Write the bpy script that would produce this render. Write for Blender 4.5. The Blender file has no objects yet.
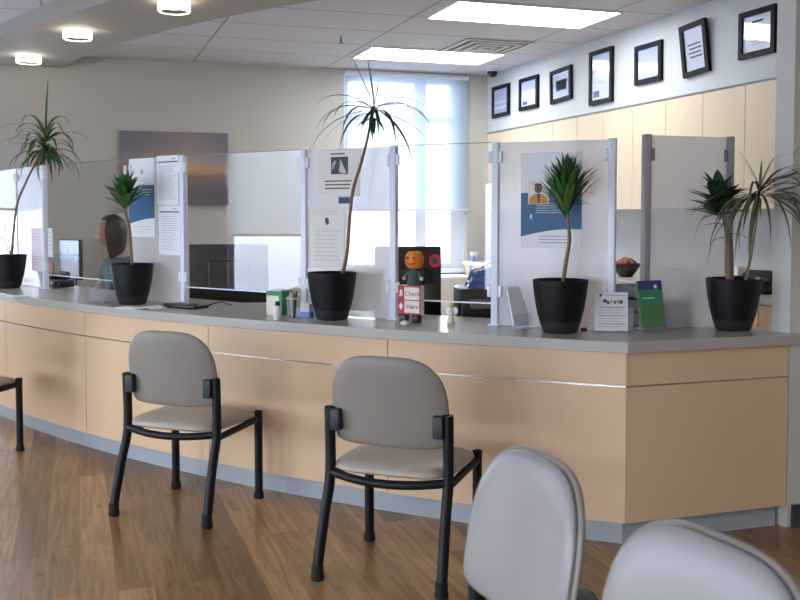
import bpy, bmesh, math, random
from mathutils import Vector, Matrix, Euler
random.seed(7)
S = bpy.context.scene
COL = S.collection
PI = math.pi
R = math.radians

# ------------------------------------------------------------------ camera model (metres, room axes)
F = 978.0; PX = 400.0; PY = 262.0; EYE = 1.38
YAW = R(18.4); PITCH = math.atan(49 / 978)
FW = Vector((math.sin(YAW) * math.cos(PITCH), math.cos(YAW) * math.cos(PITCH), -math.sin(PITCH)))
RT = Vector((math.cos(YAW), -math.sin(YAW), 0))
UP = RT.cross(FW)
E = Vector((0, 0, EYE))
def ray(px, py): return RT * ((px - PX) / F) + UP * ((PY - py) / F) + FW
def at_z(px, py, z):
    d = ray(px, py); return E + d * ((z - EYE) / d.z)
def at_X(px, py, x):
    d = ray(px, py); return E + d * (x / d.x)
def at_Y(px, py, y):
    d = ray(px, py); return E + d * (y / d.y)
def at_plane(px, py, p, n):
    d = ray(px, py); return E + d * ((p - E).dot(n) / d.dot(n))
def at_d(px, py, dist):
    d = ray(px, py); h = d.x * math.sin(YAW) + d.y * math.cos(YAW); return E + d * (dist / h)
def proj(p):
    v = Vector(p) - E; w = v.dot(FW); return PX + F * v.dot(RT) / w, PY - F * v.dot(UP) / w
def c2w(xc, d): return Vector((xc * math.cos(YAW) + d * math.sin(YAW), -xc * math.sin(YAW) + d * math.cos(YAW), 0))

cam = bpy.data.cameras.new('camera'); cam.sensor_width = 36; cam.lens = 36 * F / 800
cam.shift_y = (PY - 300) / 800; cam.clip_start = 0.05
co = bpy.data.objects.new('camera', cam); COL.objects.link(co)
co.location = E
co.rotation_euler = Matrix((RT, UP, -FW)).transposed().to_euler()
S.camera = co
cam.dof.use_dof = True; cam.dof.focus_distance = 4.6; cam.dof.aperture_fstop = 5.6

# ------------------------------------------------------------------ materials
def lin(c):
    return tuple((x / 255 / 12.92 if x / 255 <= .04045 else ((x / 255 + .055) / 1.055) ** 2.4) for x in c) + (1,)
MATS = {}
def pm(name, rgb, rough=.5, metal=0, spec=.5, var=0, scale=8, bump=0, stretch=(1, 1, 1), coat=0, emis=None, es=0):
    m = bpy.data.materials.new(name); m.use_nodes = True
    nt = m.node_tree; b = nt.nodes['Principled BSDF']
    b.inputs['Base Color'].default_value = lin(rgb); b.inputs['Roughness'].default_value = rough
    b.inputs['Metallic'].default_value = metal; b.inputs['Specular IOR Level'].default_value = spec
    b.inputs['Coat Weight'].default_value = coat
    if emis:
        b.inputs['Emission Color'].default_value = lin(emis); b.inputs['Emission Strength'].default_value = es
    if var or bump:
        tc = nt.nodes.new('ShaderNodeTexCoord'); mp = nt.nodes.new('ShaderNodeMapping')
        mp.inputs['Scale'].default_value = stretch
        nz = nt.nodes.new('ShaderNodeTexNoise'); nz.inputs['Scale'].default_value = scale; nz.inputs['Detail'].default_value = 5
        nt.links.new(tc.outputs['Object'], mp.inputs[0]); nt.links.new(mp.outputs[0], nz.inputs['Vector'])
        if var:
            mx = nt.nodes.new('ShaderNodeMix'); mx.data_type = 'RGBA'
            c = lin(rgb)
            mx.inputs['A'].default_value = tuple(max(0, v * (1 - var)) for v in c[:3]) + (1,)
            mx.inputs['B'].default_value = tuple(min(1, v * (1 + var)) for v in c[:3]) + (1,)
            nt.links.new(nz.outputs[0], mx.inputs['Factor']); nt.links.new(mx.outputs['Result'], b.inputs['Base Color'])
        if bump:
            bp = nt.nodes.new('ShaderNodeBump'); bp.inputs['Strength'].default_value = bump; bp.inputs['Distance'].default_value = .002
            nt.links.new(nz.outputs[0], bp.inputs['Height']); nt.links.new(bp.outputs[0], b.inputs['Normal'])
    MATS[name] = m
    return m

M = {}
M['wall'] = pm('painted_wall', (185, 182, 173), .8, var=.03, scale=2)
M['wall_grey'] = pm('pale_grey_paint', (196, 200, 202), .8, var=.03, scale=2)
M['wall_end'] = pm('grey_partition_paint', (204, 200, 192), .7, var=.03, scale=2)
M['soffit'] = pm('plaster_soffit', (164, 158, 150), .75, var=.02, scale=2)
M['maple'] = pm('maple_laminate', (220, 188, 152), .36, var=.10, scale=2.2, stretch=(1, 1, .22), spec=.4)
M['cream'] = pm('cream_maple_cabinet', (214, 196, 166), .45, var=.05, scale=3, stretch=(1, 1, .2))
M['body'] = pm('dark_gap', (70, 55, 44), .7)
M['top'] = pm('grey_solid_surface', (178, 172, 164), .26, var=.08, scale=90)
M['toe'] = pm('grey_vinyl_base', (164, 168, 176), .45, var=.06, scale=5)
M['darkbase'] = pm('charcoal_vinyl_base', (62, 62, 64), .5)
M['steel'] = pm('brushed_steel_strip', (205, 205, 208), .25, metal=1)
M['alu'] = pm('white_aluminium', (226, 230, 242), .35, metal=.05)
M['alu2'] = pm('satin_aluminium', (160, 158, 158), .4, metal=.1)
M['clip'] = pm('white_plastic', (232, 234, 240), .4)
M['clipg'] = pm('grey_plastic', (120, 120, 122), .5)
M['black'] = pm('black_powder_coat', (14, 14, 18), .5, spec=.3)
M['navy'] = pm('dark_blue_bracket', (26, 27, 42), .5)
M['rubber'] = pm('black_rubber', (14, 14, 15), .8)
M['vinyl'] = pm('taupe_vinyl', (172, 160, 146), .42, spec=.45, bump=.05, scale=160)
M['shell'] = pm('grey_taupe_vinyl', (146, 141, 141), .34, spec=.5, bump=.04, scale=160)
M['rear'] = pm('taupe_back_panel', (138, 130, 123), .42, spec=.4, bump=.05, scale=160)
M['pot'] = pm('matt_black_pot', (12, 13, 16), .5, spec=.3)
M['potgrey'] = pm('charcoal_pot_base', (36, 35, 35), .6)
M['soil'] = pm('potting_soil', (44, 33, 25), .95, var=.4, scale=60, bump=.5)
M['trunk'] = pm('plant_cane', (138, 112, 84), .8, var=.25, scale=40, stretch=(1, 1, 3), bump=.3)
M['leaf'] = pm('dark_green_leaf', (48, 88, 44), .42, var=.35, scale=14)
M['leafg'] = pm('fresh_green_leaf', (72, 112, 52), .42, var=.35, scale=14)
M['leafd'] = pm('deep_green_leaf', (38, 66, 42), .4, var=.35, scale=14)
M['leafs'] = pm('striped_strap_leaf', (66, 84, 56), .5, var=.4, scale=20)
M['leafo'] = pm('olive_strap_leaf', (98, 96, 70), .5, var=.35, scale=20)
M['paper'] = pm('white_paper', (236, 236, 236), .7)
M['paperw'] = pm('cream_paper', (232, 226, 216), .7)
M['paperp'] = pm('pink_white_paper', (236, 218, 220), .7)
M['ink'] = pm('grey_print', (172, 172, 178), .7)
M['inkd'] = pm('dark_print', (70, 70, 80), .7)
M['inkl'] = pm('pale_print', (206, 206, 210), .7)
M['blue'] = pm('poster_blue', (48, 98, 138), .5, var=.12, scale=5)
M['navyink'] = pm('navy_print', (54, 66, 110), .6)
M['orange'] = pm('orange_jacket_print', (206, 140, 62), .6)
M['skinp'] = pm('brown_skin_print', (110, 74, 56), .6)
M['red'] = pm('red_print', (190, 40, 48), .5)
M['green'] = pm('leaf_green_print', (78, 128, 48), .5)
M['indigo'] = pm('indigo_print', (42, 52, 120), .5)
M['teal'] = pm('teal_scrubs', (52, 92, 96), .85, var=.12, scale=10)
M['skin'] = pm('skin', (196, 150, 126), .55, spec=.4)
M['lip'] = pm('lips', (176, 104, 96), .5)
M['hair'] = pm('dark_brown_hair', (40, 28, 26), .5, var=.4, scale=40, stretch=(1, 1, .15), bump=.4)
M['frame'] = pm('dark_picture_frame', (20, 18, 22), .6, spec=.2)
M['cert'] = pm('certificate_paper', (214, 218, 228), .3, coat=.5)
M['certb'] = pm('blue_landscape_print', (176, 184, 212), .3, coat=.5)
M['plasticw'] = pm('off_white_plastic', (222, 222, 220), .45)
M['plasticg'] = pm('mid_grey_plastic', (128, 128, 134), .45)
M['plasticb'] = pm('black_plastic', (20, 20, 23), .35)
M['fabricb'] = pm('black_upholstery', (26, 26, 30), .9, var=.2, scale=80)
M['bag'] = pm('blue_plastic_film', (74, 108, 172), .25, var=.35, scale=14, bump=.6)
M['bottle'] = pm('blue_bottle', (98, 140, 210), .3)
M['pump'] = pm('orange_pumpkin', (222, 128, 36), .5, var=.3, scale=50)
M['cloth'] = pm('grey_green_cloth', (70, 84, 84), .9, var=.25, scale=60)
M['yellow'] = pm('straw_yellow', (220, 190, 120), .7)
M['cartongreen'] = pm('green_carton', (40, 132, 96), .5)
M['cream_plastic'] = pm('cream_box', (222, 216, 190), .5)
M['bowl'] = pm('dark_bowl', (52, 44, 42), .35)
M['fruit'] = pm('brown_pine_cone', (142, 88, 66), .8, var=.3, scale=60)
M['desk'] = pm('grey_desk_laminate', (156, 152, 146), .4, var=.05, scale=30)
M['frame_w'] = pm('white_window_frame', (214, 220, 228), .4)
M['grill'] = pm('white_metal_grille', (214, 214, 214), .5)
M['dark'] = pm('dark_slot', (150, 150, 152), .8)
M['troff'] = pm('lit_diffuser', (255, 255, 255), .5, emis=(246, 250, 255), es=9)
M['drum'] = pm('lit_drum_shade', (255, 250, 240), .5, emis=(255, 242, 222), es=4)
M['drumdisc'] = pm('drum_bottom_disc', (96, 94, 92), .5)

def glassy(name, tint, trans_extra=0, dif=None, dfac=0, rough=0.0, ior=1.49):
    m = bpy.data.materials.new(name); m.use_nodes = True; nt = m.node_tree; n = nt.nodes; n.clear()
    out = n.new('ShaderNodeOutputMaterial'); tr = n.new('ShaderNodeBsdfTransparent'); tr.inputs[0].default_value = tint
    gl = n.new('ShaderNodeBsdfGlossy'); gl.inputs['Roughness'].default_value = rough
    fr = n.new('ShaderNodeFresnel'); fr.inputs['IOR'].default_value = ior
    base = tr
    if dif:
        d1 = n.new('ShaderNodeBsdfDiffuse'); d1.inputs[0].default_value = lin(dif)
        d2 = n.new('ShaderNodeBsdfTranslucent'); d2.inputs[0].default_value = lin(dif)
        a = n.new('ShaderNodeMixShader'); a.inputs[0].default_value = .45
        nt.links.new(d1.outputs[0], a.inputs[1]); nt.links.new(d2.outputs[0], a.inputs[2])
        b = n.new('ShaderNodeMixShader'); b.inputs[0].default_value = dfac
        nt.links.new(tr.outputs[0], b.inputs[1]); nt.links.new(a.outputs[0], b.inputs[2]); base = b
    mx = n.new('ShaderNodeMixShader')
    ge = n.new('ShaderNodeNewGeometry'); iv = n.new('ShaderNodeMath'); iv.operation = 'SUBTRACT'; iv.inputs[0].default_value = 1; nt.links.new(ge.outputs['Backfacing'], iv.inputs[1])
    ml = n.new('ShaderNodeMath'); ml.operation = 'MULTIPLY'; nt.links.new(iv.outputs[0], ml.inputs[0]); nt.links.new(fr.outputs[0], ml.inputs[1])
    nt.links.new(ml.outputs[0], mx.inputs[0]); nt.links.new(base.outputs[0], mx.inputs[1]); nt.links.new(gl.outputs[0], mx.inputs[2])
    nt.links.new(mx.outputs[0], out.inputs[0]); return m
M['clear'] = glassy('clear_acrylic', (.98, .985, .985, 1), ior=1.85)
M['acry'] = glassy('acrylic_holder', (.95, .97, .99, 1), dif=(230, 234, 242), dfac=.05)
M['frost'] = glassy('hazy_acrylic', (.97, .97, .97, 1), dif=(228, 226, 227), dfac=.62, rough=.15)
M['pane'] = glassy('window_pane', (.97, .98, 1, 1))
M['blind'] = glassy('sheer_roller_blind', (1, 1, 1, 1), dif=(232, 240, 248), dfac=.82, rough=.9, ior=1.02)
M['blind2'] = glassy('sheer_screen_blind', (1, 1, 1, 1), dif=(180, 190, 200), dfac=.78, rough=.9, ior=1.02)
M['acryc'] = glassy('thin_clear_plate', (.99, .99, 1, 1))

def mat_floor():
    m = bpy.data.materials.new('wood_plank_floor'); m.use_nodes = True; nt = m.node_tree; n = nt.nodes; L = nt.links.new
    b = n['Principled BSDF']; tc = n.new('ShaderNodeTexCoord'); mp = n.new('ShaderNodeMapping')
    mp.inputs['Rotation'].default_value = (0, 0, R(90))
    L(tc.outputs['Object'], mp.inputs[0])
    br = n.new('ShaderNodeTexBrick'); br.offset = .37; br.inputs['Scale'].default_value = 1
    br.inputs['Brick Width'].default_value = 1.22; br.inputs['Row Height'].default_value = .13
    br.inputs['Mortar Size'].default_value = .0016; br.inputs['Bias'].default_value = 0
    br.inputs['Color1'].default_value = (0, 0, 0, 1); br.inputs['Color2'].default_value = (1, 1, 1, 1); br.inputs['Mortar'].default_value = (.3, .3, .3, 1)
    L(mp.outputs[0], br.inputs['Vector'])
    cr = n.new('ShaderNodeValToRGB'); e = cr.color_ramp.elements
    e[0].color = lin((128, 98, 66)); e[1].color = lin((190, 148, 100))
    x = cr.color_ramp.elements.new(.35); x.color = lin((152, 114, 74)); x = cr.color_ramp.elements.new(.65); x.color = lin((148, 116, 80))
    L(br.outputs['Color'], cr.inputs[0])
    mp2 = n.new('ShaderNodeMapping'); mp2.inputs['Scale'].default_value = (15, .9, 1); L(tc.outputs['Object'], mp2.inputs[0])
    nz = n.new('ShaderNodeTexNoise'); nz.inputs['Scale'].default_value = 3; nz.inputs['Detail'].default_value = 8; nz.inputs['Distortion'].default_value = .6
    L(mp2.outputs[0], nz.inputs['Vector'])
    c2 = n.new('ShaderNodeValToRGB'); c2.color_ramp.elements[0].position = .3; c2.color_ramp.elements[0].color = (.6, .57, .53, 1)
    c2.color_ramp.elements[1].position = .7; c2.color_ramp.elements[1].color = (1.25, 1.22, 1.18, 1); L(nz.outputs[0], c2.inputs[0])
    mu = n.new('ShaderNodeMix'); mu.data_type = 'RGBA'; mu.blend_type = 'MULTIPLY'; mu.inputs['Factor'].default_value = .95
    L(cr.outputs[0], mu.inputs['A']); L(c2.outputs[0], mu.inputs['B'])
    nk = n.new('ShaderNodeTexNoise'); nk.inputs['Scale'].default_value = 9; mp3 = n.new('ShaderNodeMapping'); mp3.inputs['Scale'].default_value = (2, .8, 1)
    L(tc.outputs['Object'], mp3.inputs[0]); L(mp3.outputs[0], nk.inputs['Vector'])
    c3 = n.new('ShaderNodeValToRGB'); c3.color_ramp.elements[0].position = .24; c3.color_ramp.elements[0].color = (.38, .35, .33, 1); c3.color_ramp.elements[1].position = .38; c3.color_ramp.elements[1].color = (1, 1, 1, 1)
    L(nk.outputs[0], c3.inputs[0])
    m2 = n.new('ShaderNodeMix'); m2.data_type = 'RGBA'; m2.blend_type = 'MULTIPLY'; m2.inputs['Factor'].default_value = .8
    L(mu.outputs['Result'], m2.inputs['A']); L(c3.outputs[0], m2.inputs['B'])
    L(m2.outputs['Result'], b.inputs['Base Color']); b.inputs['Roughness'].default_value = .3
    return m
M['floor'] = mat_floor()

def mat_ceiling(x0, y0):
    m = bpy.data.materials.new('ceiling_tiles'); m.use_nodes = True; nt = m.node_tree; n = nt.nodes; L = nt.links.new
    b = n['Principled BSDF']; tc = n.new('ShaderNodeTexCoord'); sp = n.new('ShaderNodeSeparateXYZ'); L(tc.outputs['Object'], sp.inputs[0])
    def line(out, off, per, w):
        a = n.new('ShaderNodeMath'); a.operation = 'SUBTRACT'; a.inputs[1].default_value = off - w / 2; L(out, a.inputs[0])
        f = n.new('ShaderNodeMath'); f.operation = 'FLOORED_MODULO'; f.inputs[1].default_value = per; L(a.outputs[0], f.inputs[0])
        l = n.new('ShaderNodeMath'); l.operation = 'LESS_THAN'; l.inputs[1].default_value = w; L(f.outputs[0], l.inputs[0]); return l
    a = line(sp.outputs[0], x0, 1.22, .017); c = line(sp.outputs[1], y0, .61, .019)
    mx = n.new('ShaderNodeMath'); mx.operation = 'MAXIMUM'; L(a.outputs[0], mx.inputs[0]); L(c.outputs[0], mx.inputs[1])
    nz = n.new('ShaderNodeTexNoise'); nz.inputs['Scale'].default_value = 120; L(tc.outputs['Object'], nz.inputs['Vector'])
    cr = n.new('ShaderNodeMix'); cr.data_type = 'RGBA'; cr.inputs['A'].default_value = lin((196, 196, 200)); cr.inputs['B'].default_value = lin((208, 208, 212)); L(nz.outputs[0], cr.inputs['Factor'])
    c2 = n.new('ShaderNodeMix'); c2.data_type = 'RGBA'; c2.inputs['B'].default_value = lin((154, 152, 152)); L(cr.outputs['Result'], c2.inputs['A']); L(mx.outputs[0], c2.inputs['Factor'])
    L(c2.outputs['Result'], b.inputs['Base Color']); b.inputs['Roughness'].default_value = .9
    return m

def mat_painting():
    m = bpy.data.materials.new('sunset_canvas'); m.use_nodes = True; nt = m.node_tree; n = nt.nodes; L = nt.links.new
    b = n['Principled BSDF']; tc = n.new('ShaderNodeTexCoord'); sp = n.new('ShaderNodeSeparateXYZ'); L(tc.outputs['Generated'], sp.inputs[0])
    nz = n.new('ShaderNodeTexNoise'); nz.inputs['Scale'].default_value = 3; nz.inputs['Detail'].default_value = 6
    mp = n.new('ShaderNodeMapping'); mp.inputs['Scale'].default_value = (1.2, 1, 6); mp.inputs['Rotation'].default_value = (0, R(-8), 0); L(tc.outputs['Generated'], mp.inputs[0]); L(mp.outputs[0], nz.inputs['Vector'])
    ad = n.new('ShaderNodeMath'); ad.operation = 'MULTIPLY_ADD'; ad.inputs[1].default_value = .22; L(nz.outputs[0], ad.inputs[0]); L(sp.outputs[2], ad.inputs[2])
    cr = n.new('ShaderNodeValToRGB'); e = cr.color_ramp.elements
    e[0].color = lin((104, 100, 106)); e[1].color = lin((128, 122, 128)); e[1].position = 1
    for p, c in ((.30, (92, 86, 90)), (.44, (112, 104, 106)), (.48, (128, 98, 88)), (.6, (190, 152, 116)), (.7, (158, 142, 130)), (.85, (136, 130, 132))):
        x = e.new(p); x.color = lin(c)
    L(ad.outputs[0], cr.inputs[0])
    c2 = n.new('ShaderNodeValToRGB'); c2.color_ramp.elements[0].color = (.8, .82, .95, 1); c2.color_ramp.elements[1].color = (.8, .82, .95, 1)
    x = c2.color_ramp.elements.new(.6); x.color = (1.3, 1.15, 1, 1); L(sp.outputs[0], c2.inputs[0])
    mu = n.new('ShaderNodeMix'); mu.data_type = 'RGBA'; mu.blend_type = 'MULTIPLY'; mu.inputs['Factor'].default_value = 1
    L(cr.outputs[0], mu.inputs['A']); L(c2.outputs[0], mu.inputs['B']); L(mu.outputs['Result'], b.inputs['Base Color'])
    b.inputs['Roughness'].default_value = .7
    return m
M['painting'] = mat_painting()

def mat_screen():
    m = bpy.data.materials.new('lit_screen_picture'); m.use_nodes = True; nt = m.node_tree; n = nt.nodes; L = nt.links.new
    b = n['Principled BSDF']; tc = n.new('ShaderNodeTexCoord'); sp = n.new('ShaderNodeSeparateXYZ'); L(tc.outputs['Generated'], sp.inputs[0])
    nz = n.new('ShaderNodeTexNoise'); nz.inputs['Scale'].default_value = 4; L(tc.outputs['Generated'], nz.inputs['Vector'])
    ad = n.new('ShaderNodeMath'); ad.operation = 'MULTIPLY_ADD'; ad.inputs[1].default_value = .5; L(nz.outputs[0], ad.inputs[0]); L(sp.outputs[2], ad.inputs[2])
    cr = n.new('ShaderNodeValToRGB'); e = cr.color_ramp.elements
    e[0].color = lin((24, 28, 40)); e[1].color = lin((150, 178, 214)); e[1].position = 1
    for p, c in ((.5, (36, 44, 64)), (.72, (50, 66, 100)), (.8, (110, 140, 190)), (.9, (70, 90, 130)), (1.0, (150, 180, 220))):
        x = e.new(p); x.color = lin(c)
    L(ad.outputs[0], cr.inputs[0]); L(cr.outputs[0], b.inputs['Emission Color']); b.inputs['Emission Strength'].default_value = .55
    b.inputs['Base Color'].default_value = lin((12, 12, 14)); b.inputs['Roughness'].default_value = .15
    return m
M['screen'] = mat_screen()

# ------------------------------------------------------------------ mesh helpers
class MB:
    def __init__(s): s.v = []; s.f = []; s.m = []; s.sm = []; s.mats = []
    def mi(s, m):
        if m not in s.mats: s.mats.append(m)
        return s.mats.index(m)
    def add(s, vs, fs, m, smooth=False, X=None):
        o = len(s.v); k = s.mi(m)
        for v in vs: s.v.append(tuple(X @ Vector(v)) if X is not None else tuple(v))
        for f in fs: s.f.append(tuple(i + o for i in f)); s.m.append(k); s.sm.append(smooth)
        return s
    def box(s, c, d, m, X=None):
        x, y, z = (a / 2 for a in d)
        vs = [(c[0] + i * x, c[1] + j * y, c[2] + k * z) for k in (-1, 1) for j in (-1, 1) for i in (-1, 1)]
        return s.add(vs, [(0, 2, 3, 1), (4, 5, 7, 6), (0, 1, 5, 4), (2, 6, 7, 3), (0, 4, 6, 2), (1, 3, 7, 5)], m, False, X)
    def bb(s, lo, hi, m, X=None):
        return s.box([(a + b) / 2 for a, b in zip(lo, hi)], [abs(b - a) for a, b in zip(lo, hi)], m, X)
    def rbox(s, c, d, m, r=.01, X=None, seg=3):
        bm = bmesh.new(); bmesh.ops.create_cube(bm, size=1)
        for v in bm.verts: v.co = Vector((v.co.x * d[0] + c[0], v.co.y * d[1] + c[1], v.co.z * d[2] + c[2]))
        bmesh.ops.bevel(bm, geom=bm.edges[:], offset=r, segments=seg, affect='EDGES', profile=.5)
        bm.verts.ensure_lookup_table(); bm.verts.index_update()
        s.add([v.co[:] for v in bm.verts], [[v.index for v in f.verts] for f in bm.faces], m, True, X); bm.free(); return s
    def prism(s, pts, z0, z1, m, X=None):
        n = len(pts); vs = [(p[0], p[1], z0) for p in pts] + [(p[0], p[1], z1) for p in pts]
        fs = [tuple(range(n))[::-1], tuple(range(n, 2 * n))] + [(i, (i + 1) % n, n + (i + 1) % n, n + i) for i in range(n)]
        return s.add(vs, fs, m, False, X)
    def band(s, a, b, z0, z1, m, X=None):          # solid between two matched polylines
        n = len(a); vs = []
        for p, q in zip(a, b): vs += [(p[0], p[1], z0), (q[0], q[1], z0), (q[0], q[1], z1), (p[0], p[1], z1)]
        fs = []
        for i in range(n - 1):
            o = 4 * i
            for j in range(4): fs.append((o + j, o + (j + 1) % 4, o + 4 + (j + 1) % 4, o + 4 + j))
        fs += [(3, 2, 1, 0), (4 * n - 4, 4 * n - 3, 4 * n - 2, 4 * n - 1)]
        return s.add(vs, fs, m, False, X)
    def lathe(s, prof, m, c=(0, 0, 0), n=32, X=None, caps=True):
        vs = []; fs = []
        for r, z in prof:
            for i in range(n): a = 2 * PI * i / n; vs.append((c[0] + r * math.cos(a), c[1] + r * math.sin(a), c[2] + z))
        for k in range(len(prof) - 1):
            for i in range(n): j = (i + 1) % n; fs.append((k * n + i, k * n + j, (k + 1) * n + j, (k + 1) * n + i))
        s.add(vs, fs, m, True, X)
        if caps:
            k = len(prof) - 1
            s.add([vs[i] for i in range(n)], [tuple(range(n))[::-1]], m, False, X)
            s.add([vs[k * n + i] for i in range(n)], [tuple(range(n))], m, False, X)
        return s
    def tube(s, path, rad, m, n=12, X=None, flat=1.0):
        P = [Vector(p) for p in path]; N = len(P); rs = rad if isinstance(rad, (list, tuple)) else [rad] * N
        vs = []; fs = []; u = None
        for i, p in enumerate(P):
            t = (P[min(i + 1, N - 1)] - P[max(i - 1, 0)]).normalized()
            if u is None:
                u = t.cross(Vector((0, 0, 1)) if abs(t.z) < .9 else Vector((0, 1, 0))).normalized()
            else: u = (u - t * u.dot(t)).normalized()
            w = t.cross(u)
            for k in range(n):
                a = 2 * PI * k / n; vs.append(p + u * (rs[i] * math.cos(a)) + w * (rs[i] * flat * math.sin(a)))
        for i in range(N - 1):
            for k in range(n): j = (k + 1) % n; fs.append((i * n + k, i * n + j, (i + 1) * n + j, (i + 1) * n + k))
        s.add(vs, fs, m, True, X)
        s.add(vs[:n], [tuple(range(n))[::-1]], m, False, X); s.add(vs[-n:], [tuple(range(n))], m, False, X); return s
    def ball(s, c, r, m, X=None, u=20, v=12):
        if not isinstance(r, (tuple, list)): r = (r, r, r)
        bm = bmesh.new(); bmesh.ops.create_uvsphere(bm, u_segments=u, v_segments=v, radius=1)
        bm.verts.ensure_lookup_table(); bm.verts.index_update()
        s.add([(c[0] + p.co.x * r[0], c[1] + p.co.y * r[1], c[2] + p.co.z * r[2]) for p in bm.verts], [[q.index for q in f.verts] for f in bm.faces], m, True, X); bm.free(); return s
    def build(s, name, parent=None, loc=None, rz=0):
        me = bpy.data.meshes.new(name); me.from_pydata(s.v, [], s.f)
        for m in s.mats: me.materials.append(m)
        me.polygons.foreach_set('material_index', s.m); me.polygons.foreach_set('use_smooth', s.sm)
        me.update()
        bm = bmesh.new(); bm.from_mesh(me); bmesh.ops.recalc_face_normals(bm, faces=bm.faces[:]); bm.to_mesh(me); bm.free()
        o = bpy.data.objects.new(name, me); COL.objects.link(o)
        if loc is not None: o.location = loc
        o.rotation_euler = (0, 0, rz)
        if parent: o.parent = parent
        return o
def smooth_path(pts, n=6):
    P = [Vector(p) for p in pts]; out = []
    for i in range(len(P) - 1):
        a, b, c, d = P[max(i - 1, 0)], P[i], P[i + 1], P[min(i + 2, len(P) - 1)]
        for k in range(n):
            t = k / n
            out.append(.5 * ((2 * b) + (c - a) * t + (2 * a - 5 * b + 4 * c - d) * t * t + (3 * b - a - 3 * c + d) * t ** 3))
    out.append(P[-1]); return out
def bevel(o, w=.003, seg=2):
    md = o.modifiers.new('bevel', 'BEVEL'); md.width = w; md.segments = seg; md.limit_method = 'ANGLE'; return o
def tag(o, label, cat, group=None, kind=None):
    o['label'] = label; o['category'] = cat
    if group: o['group'] = group
    if kind: o['kind'] = kind
    return o
def thing(name, label, cat, loc=(0, 0, 0), rz=0, group=None):
    o = bpy.data.objects.new(name, None); COL.objects.link(o); o.empty_display_size = .05
    o.location = loc; o.rotation_euler = (0, 0, rz); return tag(o, label, cat, group)
def struct(mb, name, parent=None):
    o = mb.build(name, parent)
    if not parent: o['kind'] = 'structure'
    return o
def dup(root, loc, rz, label):
    c = root.copy(); COL.objects.link(c); c.location = loc; c.rotation_euler = (0, 0, rz); c['label'] = label
    for ch in list(root.children):
        k = ch.copy(); COL.objects.link(k); k.parent = c
        for g in list(ch.children):
            q = g.copy(); COL.objects.link(q); q.parent = k
    return c
def text_mb(txt, size, m, X, depth=.0006, mb=None):
    cu = bpy.data.curves.new('txt', 'FONT'); cu.body = txt; cu.size = size; cu.extrude = depth; cu.align_x = 'CENTER'; cu.align_y = 'CENTER'
    o = bpy.data.objects.new('txt', cu); COL.objects.link(o)
    dg = bpy.context.evaluated_depsgraph_get(); dg.update(); me = bpy.data.meshes.new_from_object(o.evaluated_get(dg))
    mb = mb or MB(); mb.add([v.co[:] for v in me.vertices], [tuple(p.vertices) for p in me.polygons], m, False, X)
    bpy.data.objects.remove(o); bpy.data.curves.remove(cu); bpy.data.meshes.remove(me); return mb

# ------------------------------------------------------------------ counter curve
C0 = Vector((2.133, 3.479, 0)); RAD = 9.24; A0 = R(39.6); XE = 2.94
def nrm(a): return Vector((math.sin(a), math.cos(a), 0))
ORG = C0 + nrm(A0) * RAD
def arc(s, o=0): return ORG - nrm(A0 + s / RAD) * (RAD - o)
def s_corner(o):
    lo, hi = -1.5, 1.5
    for _ in range(60):
        m = (lo + hi) / 2
        if arc(m, o).y > C0.y + o: hi = m
        else: lo = m
    return lo
def curve(o, smax, n=70):
    s0 = s_corner(o); return [arc(s0 + (smax - s0) * i / n, o) for i in range(n + 1)]
def s_at_px(px, o):
    lo, hi = -.6, 6.5
    for _ in range(60):
        m = (lo + hi) / 2; p = arc(m, o)
        if proj((p.x, p.y, 1.2))[0] > px: lo = m
        else: hi = m
    return lo
TOPZ = .857; CEIL = 2.743

# ------------------------------------------------------------------ room shell
XL, XR, YB, YN, XW = -3.6, 4.25, 9.02, -3.2, 6.2
struct(MB().bb((XL - .2, YN - .2, -.1), (XW + .2, YB + .2, 0), M['floor']), 'floor')
lc = at_z(430, 17.5, CEIL); GX, GY = lc.x, lc.y
M['ceil'] = mat_ceiling(GX - .12, GY)
struct(MB().bb((XL - .2, YN - .2, CEIL), (XW + .2, YB + .2, CEIL + .1), M['ceil']), 'ceiling')

def wall_with_holes(name, axis, pos, thick, a0, a1, holes, m):
    """axis 'Y': wall plane at y=pos going +thick; holes (lo,hi,z0,z1) sorted along a"""
    mb = MB()
    def blk(u0, u1, z0, z1):
        if u1 - u0 < 1e-4 or z1 - z0 < 1e-4: return
        if axis == 'Y': mb.bb((u0, pos, z0), (u1, pos + thick, z1), m)
        else: mb.bb((pos, u0, z0), (pos + thick, u1, z1), m)
    u = a0
    for lo, hi, z0, z1 in holes:
        blk(u, lo, 0, CEIL); blk(lo, hi, 0, z0); blk(lo, hi, z1, CEIL); u = hi
    blk(u, a1, 0, CEIL)
    return struct(mb, name)
wl = at_Y(344, 150, YB).x; wr = at_Y(467, 150, YB).x
SILL = at_Y(440, 269, YB).z; WTOP = 2.70
wall_with_holes('wall_back', 'Y', YB, .2, XL - .2, XR + .2, [(-2.3, -.78, .5, WTOP), (wl, wr, SILL, WTOP)], M['wall'])
LW = [(-2.7, -.5), (.1, 2.0), (3.2, 6.07)]
wall_with_holes('wall_left', 'X', XL - .2, .2, YN - .2, YB, [(a, b, .5, WTOP) for a, b in LW], M['wall'])
struct(MB().bb((XR, 3.6, 0), (XR + .2, YB, CEIL), M['wall_grey']), 'wall_right')
struct(MB().bb((XE + .005, 3.482, 0), (XW, 3.6, CEIL), M['wall_end']), 'wall_partition')
struct(MB().bb((XW, YN - .2, 0), (XW + .2, 3.6, CEIL), M['wall']), 'wall_far_right')
struct(MB().bb((XL, YN - .2, 0), (XW, YN, CEIL), M['wall']), 'wall_front')
struct(MB().bb((XE + .03, 3.466, 0), (XW, 3.481, .1), M['darkbase']), 'baseboard_partition')
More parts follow.
